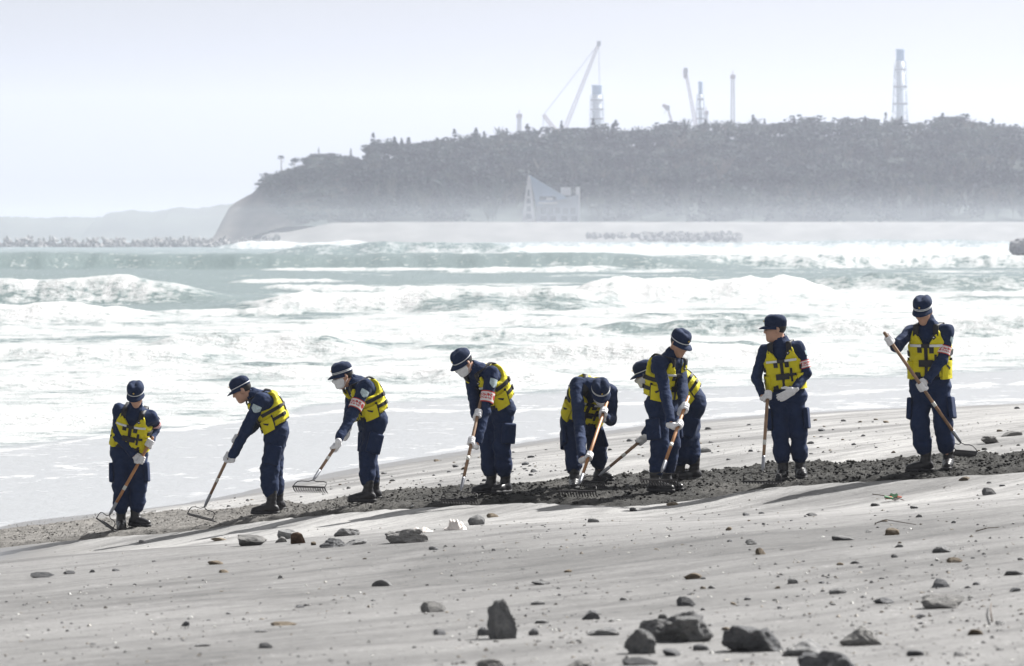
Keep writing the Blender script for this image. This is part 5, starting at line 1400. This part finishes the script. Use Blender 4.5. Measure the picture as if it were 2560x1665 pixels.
BIG = [(629, 1364, 88, 26, M_STP, 'flat pale slab half buried at the left end of the near row'),
 (702, 1357, 32, 15, M_STP, 'small pale rock wedged between the slab and the dark angular rock'),
 (714, 1347, 44, 24, M_ST, 'dark angular rock behind the rusty brown lump'),
 (720, 1332, 38, 8, M_ST, 'thin flat dark stone above the angular rock of the near row'),
 (745, 1360, 42, 30, M_RUST, 'rusty brown lump with a broken top'),
 (866, 1342, 68, 20, M_ST, 'low grey rock on pale sand behind the dark flat pair'),
 (832, 1368, 64, 22, M_STD, 'dark flat rock with a sand drift, left of the big rounded one'),
 (890, 1362, 62, 13, M_ST, 'long low stone touching the big rounded pale rock'),
 (1016, 1358, 116, 36, M_STP, 'big rounded pale rock at the middle of the near row'),
 (1191, 1312, 44, 26, M_ST, 'grey rock at the right end of the near row by the white scraps'),
 (1255, 1598, 82, 98, M_ST, 'tall upright rock standing alone in the centre foreground'),
 (1208, 1590, 34, 22, M_STD, 'small dark rock leaning at the left foot of the tall upright one'),
 (1084, 1530, 60, 28, M_STP, 'pale-topped stone left of the tall upright rock'),
 (1509, 1590, 98, 22, M_ST, 'long low rock left of the rounded boulder'),
 (1604, 1634, 104, 72, M_ST, 'rounded boulder in front of the big rough block'),
 (1694, 1602, 240, 82, M_ST, 'big rough pitted block behind the rounded boulder'),
 (1888, 1628, 190, 72, M_STD, 'big dark split rock right of the rough block'),
 (2010, 1640, 135, 46, M_ST, 'jagged grey rock between the dark split rock and the pale mound'),
 (2162, 1612, 135, 54, M_STP, 'pale sandy mound-shaped rock at the lower right'),
 (2068, 1676, 170, 58, M_STD, 'dark foreground rock cut by the lower edge of the view'),
 (1603, 1662, 108, 22, M_STD, 'flat dark rock under the rounded boulder at the lower edge'),
 (1447, 1676, 105, 34, M_STP, 'white-grey rock at the lower edge left of the boulder'),
 (1753, 1624, 48, 18, M_STD, 'small dark stone between the rounded boulder and the split rock'),
 (1678, 1640, 52, 20, M_STD, 'dark chip at the right foot of the rounded boulder'),
 (1476, 1550, 50, 24, M_STD, 'dark squat stone above the long low rock'),
 (1716, 1514, 48, 22, M_STD, 'dark hooked stone alone above the big rough block'),
 (2361, 1520, 110, 34, M_STP, 'pale drifted-over rock at the right with a grey top'),
 (2213, 1508, 52, 15, M_STD, 'long dark stone left of the drifted-over rock'),
 (2356, 1470, 52, 20, M_STD, 'dark wedge stone above the drifted-over rock'),
 (2095, 1484, 46, 15, M_ST, 'grey blocky stone left of the long dark stone'),
 (1732, 1450, 48, 16, M_STT, 'tan flat stone in the middle of the right foreground'),
 (957, 1462, 48, 17, M_ST, 'grey wedge stone alone on darker sand left of centre'),
 (664, 1620, 42, 13, M_STD, 'small dark hump near the lower edge left of centre'),
 (2230, 1338, 38, 18, M_STT, 'tan pointed stone below the coloured litter'),
 (2474, 1236, 34, 18, M_ST, 'two-topped grey stone on smooth sand at the far right'),
 (2412, 1201, 32, 10, M_STT, 'smooth tan pebble just before the strip under the rightmost person'),
 (2356, 1380, 48, 17, M_ST, 'grey peaked stone on the right among small pebbles'),
 (2480, 1108, 64, 18, M_STP, 'low pale rock with foam behind the raked band at the far right'),
 (2528, 1090, 52, 12, M_STP, 'pale rock at the right edge near the wash'),
 (1765, 1130, 28, 13, M_ST, 'small grey peak of stone on wet sand right of the overlapping pair'),
 (105, 1444, 62, 13, M_STD, 'long dark stone near the left edge'),
 (1612, 1186, 30, 13, M_ST, 'grey stone lying in the raked band beside the pair'),
 (1226, 1668, 74, 20, M_STP, 'pale rock at the lower edge under the tall upright one'),
 (546, 1352, 48, 8, M_STT, 'flat tan sliver of wood-coloured stone left of the near row')]
for px, py, w, h, mt, lb in BIG:
    _s = .86 if py > 1575 and px > 1300 else 1.0
    rock(px, py, w * _s, h * _s, mt, lb, 'larger rocks on the sand', big=(w > 60))
MED = [(784, 1364, 15, 9), (1232, 1294, 28, 10), (355, 1357, 18, 8), (1084, 1374, 25, 9), (538, 1409, 40, 10), (559, 1430, 26, 8), (172, 1433, 30, 9), (229, 1429, 17, 8), (290, 1425, 19, 6), (699, 1446, 15, 9), (463, 1563, 22, 13), (748, 1518, 28, 7), (710, 1563, 62, 9), (1100, 1589, 32, 15), (653, 1581, 36, 6), (505, 1616, 46, 6),
 (1681, 1263, 30, 9), (1584, 1277, 22, 10), (1484, 1307, 30, 11), (2189, 1264, 26, 8), (2286, 1271, 22, 8), (2030, 1291, 28, 8), (1877, 1364, 32, 14), (2111, 1351, 62, 10), (1901, 1388, 28, 17), (2388, 1406, 40, 13), (2536, 1440, 50, 13), (1982, 1460, 28, 15), (1350, 1460, 46, 9), (1345, 1510, 38, 10), (1355, 1560, 38, 9), (1334, 1590, 26, 18), (1657, 1549, 28, 15), (2536, 1479, 34, 10), (2300, 1540, 30, 8), (2440, 1585, 40, 14), (2290, 1640, 46, 14), (2500, 1560, 26, 10), (1816, 1575, 24, 8), (2400, 1640, 30, 10), (1560, 1500, 22, 7), (1420, 1430, 20, 7), (2246, 1366, 26, 8), (2140, 1410, 24, 8)]
ANCH = [(745, 1360, 'rusty brown lump'), (1016, 1358, 'big rounded pale rock'), (1255, 1560, 'tall upright rock'), (1084, 1530, 'pale-topped stone'), (1604, 1620, 'rounded boulder'), (1694, 1580, 'rough pitted block'),
        (1888, 1610, 'dark split rock'), (2162, 1600, 'pale mound-shaped rock'), (2361, 1510, 'drifted-over rock'), (1732, 1450, 'tan flat stone'), (957, 1462, 'lone grey wedge stone'), (2230, 1338, 'tan pointed stone'), (2356, 1380, 'grey peaked stone'),
        (2474, 1236, 'two-topped grey stone'), (105, 1444, 'long dark stone by the left edge'), (664, 1620, 'small dark hump'), (1476, 1550, 'dark squat stone'), (2356, 1468, 'dark wedge stone'), (1650, 1240, 'feet of the right-facing person'), (1970, 1200, 'feet of the upright person'), (320, 1330, 'feet of the leftmost person'), (2226, 1250, 'coloured litter'), (1245, 1250, 'feet of the fourth person'), (629, 1364, 'flat pale slab')]
_used = set()
for px, py, w, h in MED:
    mt, tone = [(M_ST, 'grey'), (M_STD, 'dark'), (M_ST, 'grey'), (M_STT, 'tan')][RR.randint(4)]
    an = sorted(ANCH, key=lambda a: math.hypot((a[0] - px) * .6, (a[1] - py) * 1.3)); lb = None
    shape = 'flat' if h < w * .3 else ('chunky' if h > w * .5 else 'low')
    for a in an:
        dx, dy = px - a[0], py - a[1]
        where = ('to the right of' if dx > 0 else 'to the left of') if abs(dx) > abs(dy) * 1.5 else ('in front of' if dy > 0 else 'behind')
        for far in ('close', 'farther'):
            lb = '%s %s stone %s %s the %s' % (shape, tone, far, where, a[2])
            if lb not in _used and ((far == 'close') == (math.hypot(dx, dy) < 130)): break
            lb = None
        if lb: break
    _used.add(lb)
    rock(px, py, w, h, mt, lb, 'hand-sized stones in front of the raked band', name='stone', cat='stone')
def pebbles(n, x0, x1, ytop, ybot, smin_, smax_, label, group, pw=1.0):
    xs = RR.uniform(x0, x1, n)
    for x in xs:
        a, b = np.interp(x, *ytop), np.interp(x, *ybot); y = a + (b - a) * RR.rand() ** pw
        s = smin_ + (smax_ - smin_) * RR.rand() ** 2.2
        rock(x, y, s, s * RR.uniform(.28, .5), [M_ST, M_STD, M_STD, M_STT][RR.randint(4)], label, group, name='pebble', cat='pebble')
_B = ([0, 760, 1100, 1450, 1850, 2300, 2560], [1300, 1256, 1214, 1190, 1162, 1138, 1124])
_Wt = ([0, 420, 700, 1000, 1280, 1600, 2000, 2560], [1318, 1275, 1222, 1165, 1122, 1078, 1044, 1016])
pebbles(120, 900, 2560, _Wt, _B, 6, 20, 'small pebble on the smooth sand between the raked band and the water', 'pebbles between raked band and water', .8)
pebbles(14, 560, 900, _Wt, _B, 6, 15, 'small pebble on the smooth sand between the raked band and the water', 'pebbles between raked band and water', 1)
_F = ([0, 760, 1560, 1850, 2560], [1390, 1310, 1285, 1245, 1200])
pebbles(120, 1700, 2560, _F, ([0, 2560], [1560, 1590]), 6, 19, 'small pebble on the dry sand of the right foreground', 'pebbles in the right foreground', .9)
pebbles(34, 0, 1700, _F, ([0, 2560], [1640, 1650]), 5, 14, 'small pebble on the bare streaked sand of the left foreground', 'pebbles in the left foreground')

# dark rock in the far surf, right edge
def surf_rock():
    D = 700.0; p = W(2568, 610, D); me = rock_mesh(911, 4, 6, .3); me.materials.append(M_STD)
    o = add('rock', me, None, label='dark rock rising from the far surf at the right edge', cat='rock'); o.scale = (6.0, 5.0, 4.2); o.location = (p[0], D, 1.1)
surf_rock()

# white scraps, coloured litter, twigs
M_BAG = cloth('white_plastic', (0.74, 0.69, 0.65), 0.06, 0.5)
def scrap(px, py, w, h, label, seed, mat, name='plastic_scrap'):
    g = G(px, py)[0]; m = g[1] / F; wx, hz = w * m, h * m; rs = np.random.RandomState(seed)
    nu, nv = 22, 12; u, v = np.meshgrid(np.linspace(-1, 1, nu), np.linspace(-1, 1, nv))
    z = hz * np.clip(.35 + .9 * fbm(u * 2.2 + seed, v * 1.6, 1.0, 3), 0, 1) * (1 - np.abs(u) ** 3) * (1 - np.abs(v) ** 3)
    x = u * wx / 2 * (1 + .15 * fbm(v * 2, u, seed, 2)); y = v * wx * .3
    top = np.stack([x, y, z + .004], -1).reshape(-1, 3); bot = top - np.array([0, 0, .003]); f = grid_faces(nv, nu)
    me = mesh_np(name, np.concatenate([top, bot]), np.concatenate([f, f[:, ::-1] + nu * nv]), True)
    o = add(name, me, mat, label=label, cat='litter', group='litter on the sand'); o.location = g + np.array([0, 0, float(relief(g[0], g[1])) + .002])
scrap(1052, 1332, 62, 18, 'low crumpled white scrap behind the big rounded pale rock', 3, M_BAG)
scrap(1138, 1326, 56, 36, 'upstanding crumpled white bag beside the grey rock', 8, M_BAG)
def litter():
    g = G(2226, 1252)[0]; m = g[1] / F
    e = empty('litter_tangle', g, 'small tangle of coloured rubbish and sticks on the right sand', 'litter', 'litter on the sand')
    rs = np.random.RandomState(6)
    for nm, col, n in (('red_scrap', (.45, .10, .05), 2), ('green_scrap', (.08, .20, .10), 3), ('pale_scrap', (.5, .5, .48), 3)):
        mt = plain(nm, col, .6, .2, 30)
        for _ in range(n):
            mb = MB(); mb.box((rs.uniform(-28, 28) * m, rs.uniform(-.1, .1), rs.uniform(2, 12) * m), (rs.uniform(10, 22) * m, .04, rs.uniform(3, 7) * m), Matrix.Rotation(rs.uniform(-.6, .6), 3, 'Y') @ Matrix.Rotation(rs.uniform(-.6, .6), 3, 'X'))
            add(nm, mb.mesh(nm), mt, e)
    mb = MB(); mb.tube([(-.16, 0, .06), (-.05, .02, .045), (.08, 0, .02), (.13, .0, .0)], .004, 5); add('stick', mb.mesh('stick', True), M_BARK, e)
litter()
def twig(pts, label):
    q = np.array([G(x, y)[0] for x, y in pts]); q[:, 2] += .012 + np.abs(np.sin(np.arange(len(q)))) * .01
    mb = MB(); mb.tube(q - q[0], np.linspace(.005, .0025, len(q)), 5); o = add('twig', mb.mesh('twig', True), M_BARK, label=label, cat='twig', group='twigs on the sand'); o.location = q[0]
twig([(2188, 1312), (2215, 1306), (2250, 1312), (2290, 1316)], 'thin curved twig on the sand below the coloured litter')
twig([(2440, 1332), (2470, 1327), (2498, 1326)], 'short thin twig at the right among pebbles')
twig([(2480, 1560), (2476, 1535), (2478, 1518)], 'pale dry stalk sticking up at the lower right')

pebbles(16, 900, 2540, ([0, 760, 1100, 1450, 1850, 2300, 2560], [1310, 1268, 1226, 1205, 1180, 1155, 1140]), ([0, 760, 1300, 1560, 1850, 2300, 2560], [1360, 1288, 1250, 1256, 1220, 1190, 1172]), 10, 22, 'small stone turned up in the dark raked band', 'stones in the raked band')
def make_grit():
    rs = np.random.RandomState(31); n = 5200
    px = np.where(rs.rand(n) < .62, rs.uniform(1100, 2700, n), rs.uniform(-150, 1500, n)); back = rs.rand(n) < .3
    y0 = np.where(back, np.interp(px, *_Wt), np.interp(px, *_F)); y1 = np.where(back, np.interp(px, *_B), 1665.0)
    g = np.concatenate([G(px[i:i + 400], (y0 + (y1 - y0) * rs.rand(n) ** .9)[i:i + 400]) for i in range(0, n, 400)])
    g = g[fbm(g[:, 0] * .7, g[:, 1] * .28, 3.0, 3) + .45 * rs.rand(n) > .12]; n = len(g)
    sz = (0.004 + 0.012 * rs.rand(n) ** 2.5); b = np.array([(0, 0, .7), (1, 0, .15), (.1, .95, .2), (-.95, .15, .1), (-.1, -1, .2), (0, 0, -.4)])
    f = np.array([(0, 1, 2), (0, 2, 3), (0, 3, 4), (0, 4, 1), (5, 2, 1), (5, 3, 2), (5, 4, 3), (5, 1, 4)])
    a = rs.rand(n) * 6.28; v = b[None] * sz[:, None, None] * (1 + .3 * rs.normal(size=(n, 6, 1)))
    ca, sa = np.cos(a)[:, None], np.sin(a)[:, None]
    P = np.stack([v[..., 0] * ca - v[..., 1] * sa + g[:, :1], v[..., 0] * sa + v[..., 1] * ca + g[:, 1:2], v[..., 2] + (g[:, 2] + relief(g[:, 0], g[:, 1]))[:, None]], -1)
    me = mesh_np('grit', P.reshape(-1, 3), (f[None] + (np.arange(n) * 6)[:, None, None]).reshape(-1, 3), False, {'tone': np.repeat(rs.rand(n), 6)})
    m, nt, bs = new_mat('beach_grit'); at = N(nt, 'ShaderNodeAttribute', attribute_name='tone')
    r = ramp(nt, at.outputs['Fac'], [(0.0, (0.04, 0.042, 0.046)), (0.55, (0.11, 0.108, 0.104)), (0.8, (0.20, 0.17, 0.13)), (0.93, (0.5, 0.5, 0.48))]); nt.links.new(r.outputs[0], bs.inputs['Base Color']); bs.inputs['Roughness'].default_value = 0.7
    add('grit', me, m, kind='stuff', label='fine grit and shell chips strewn over the sand', cat='grit')
make_grit()
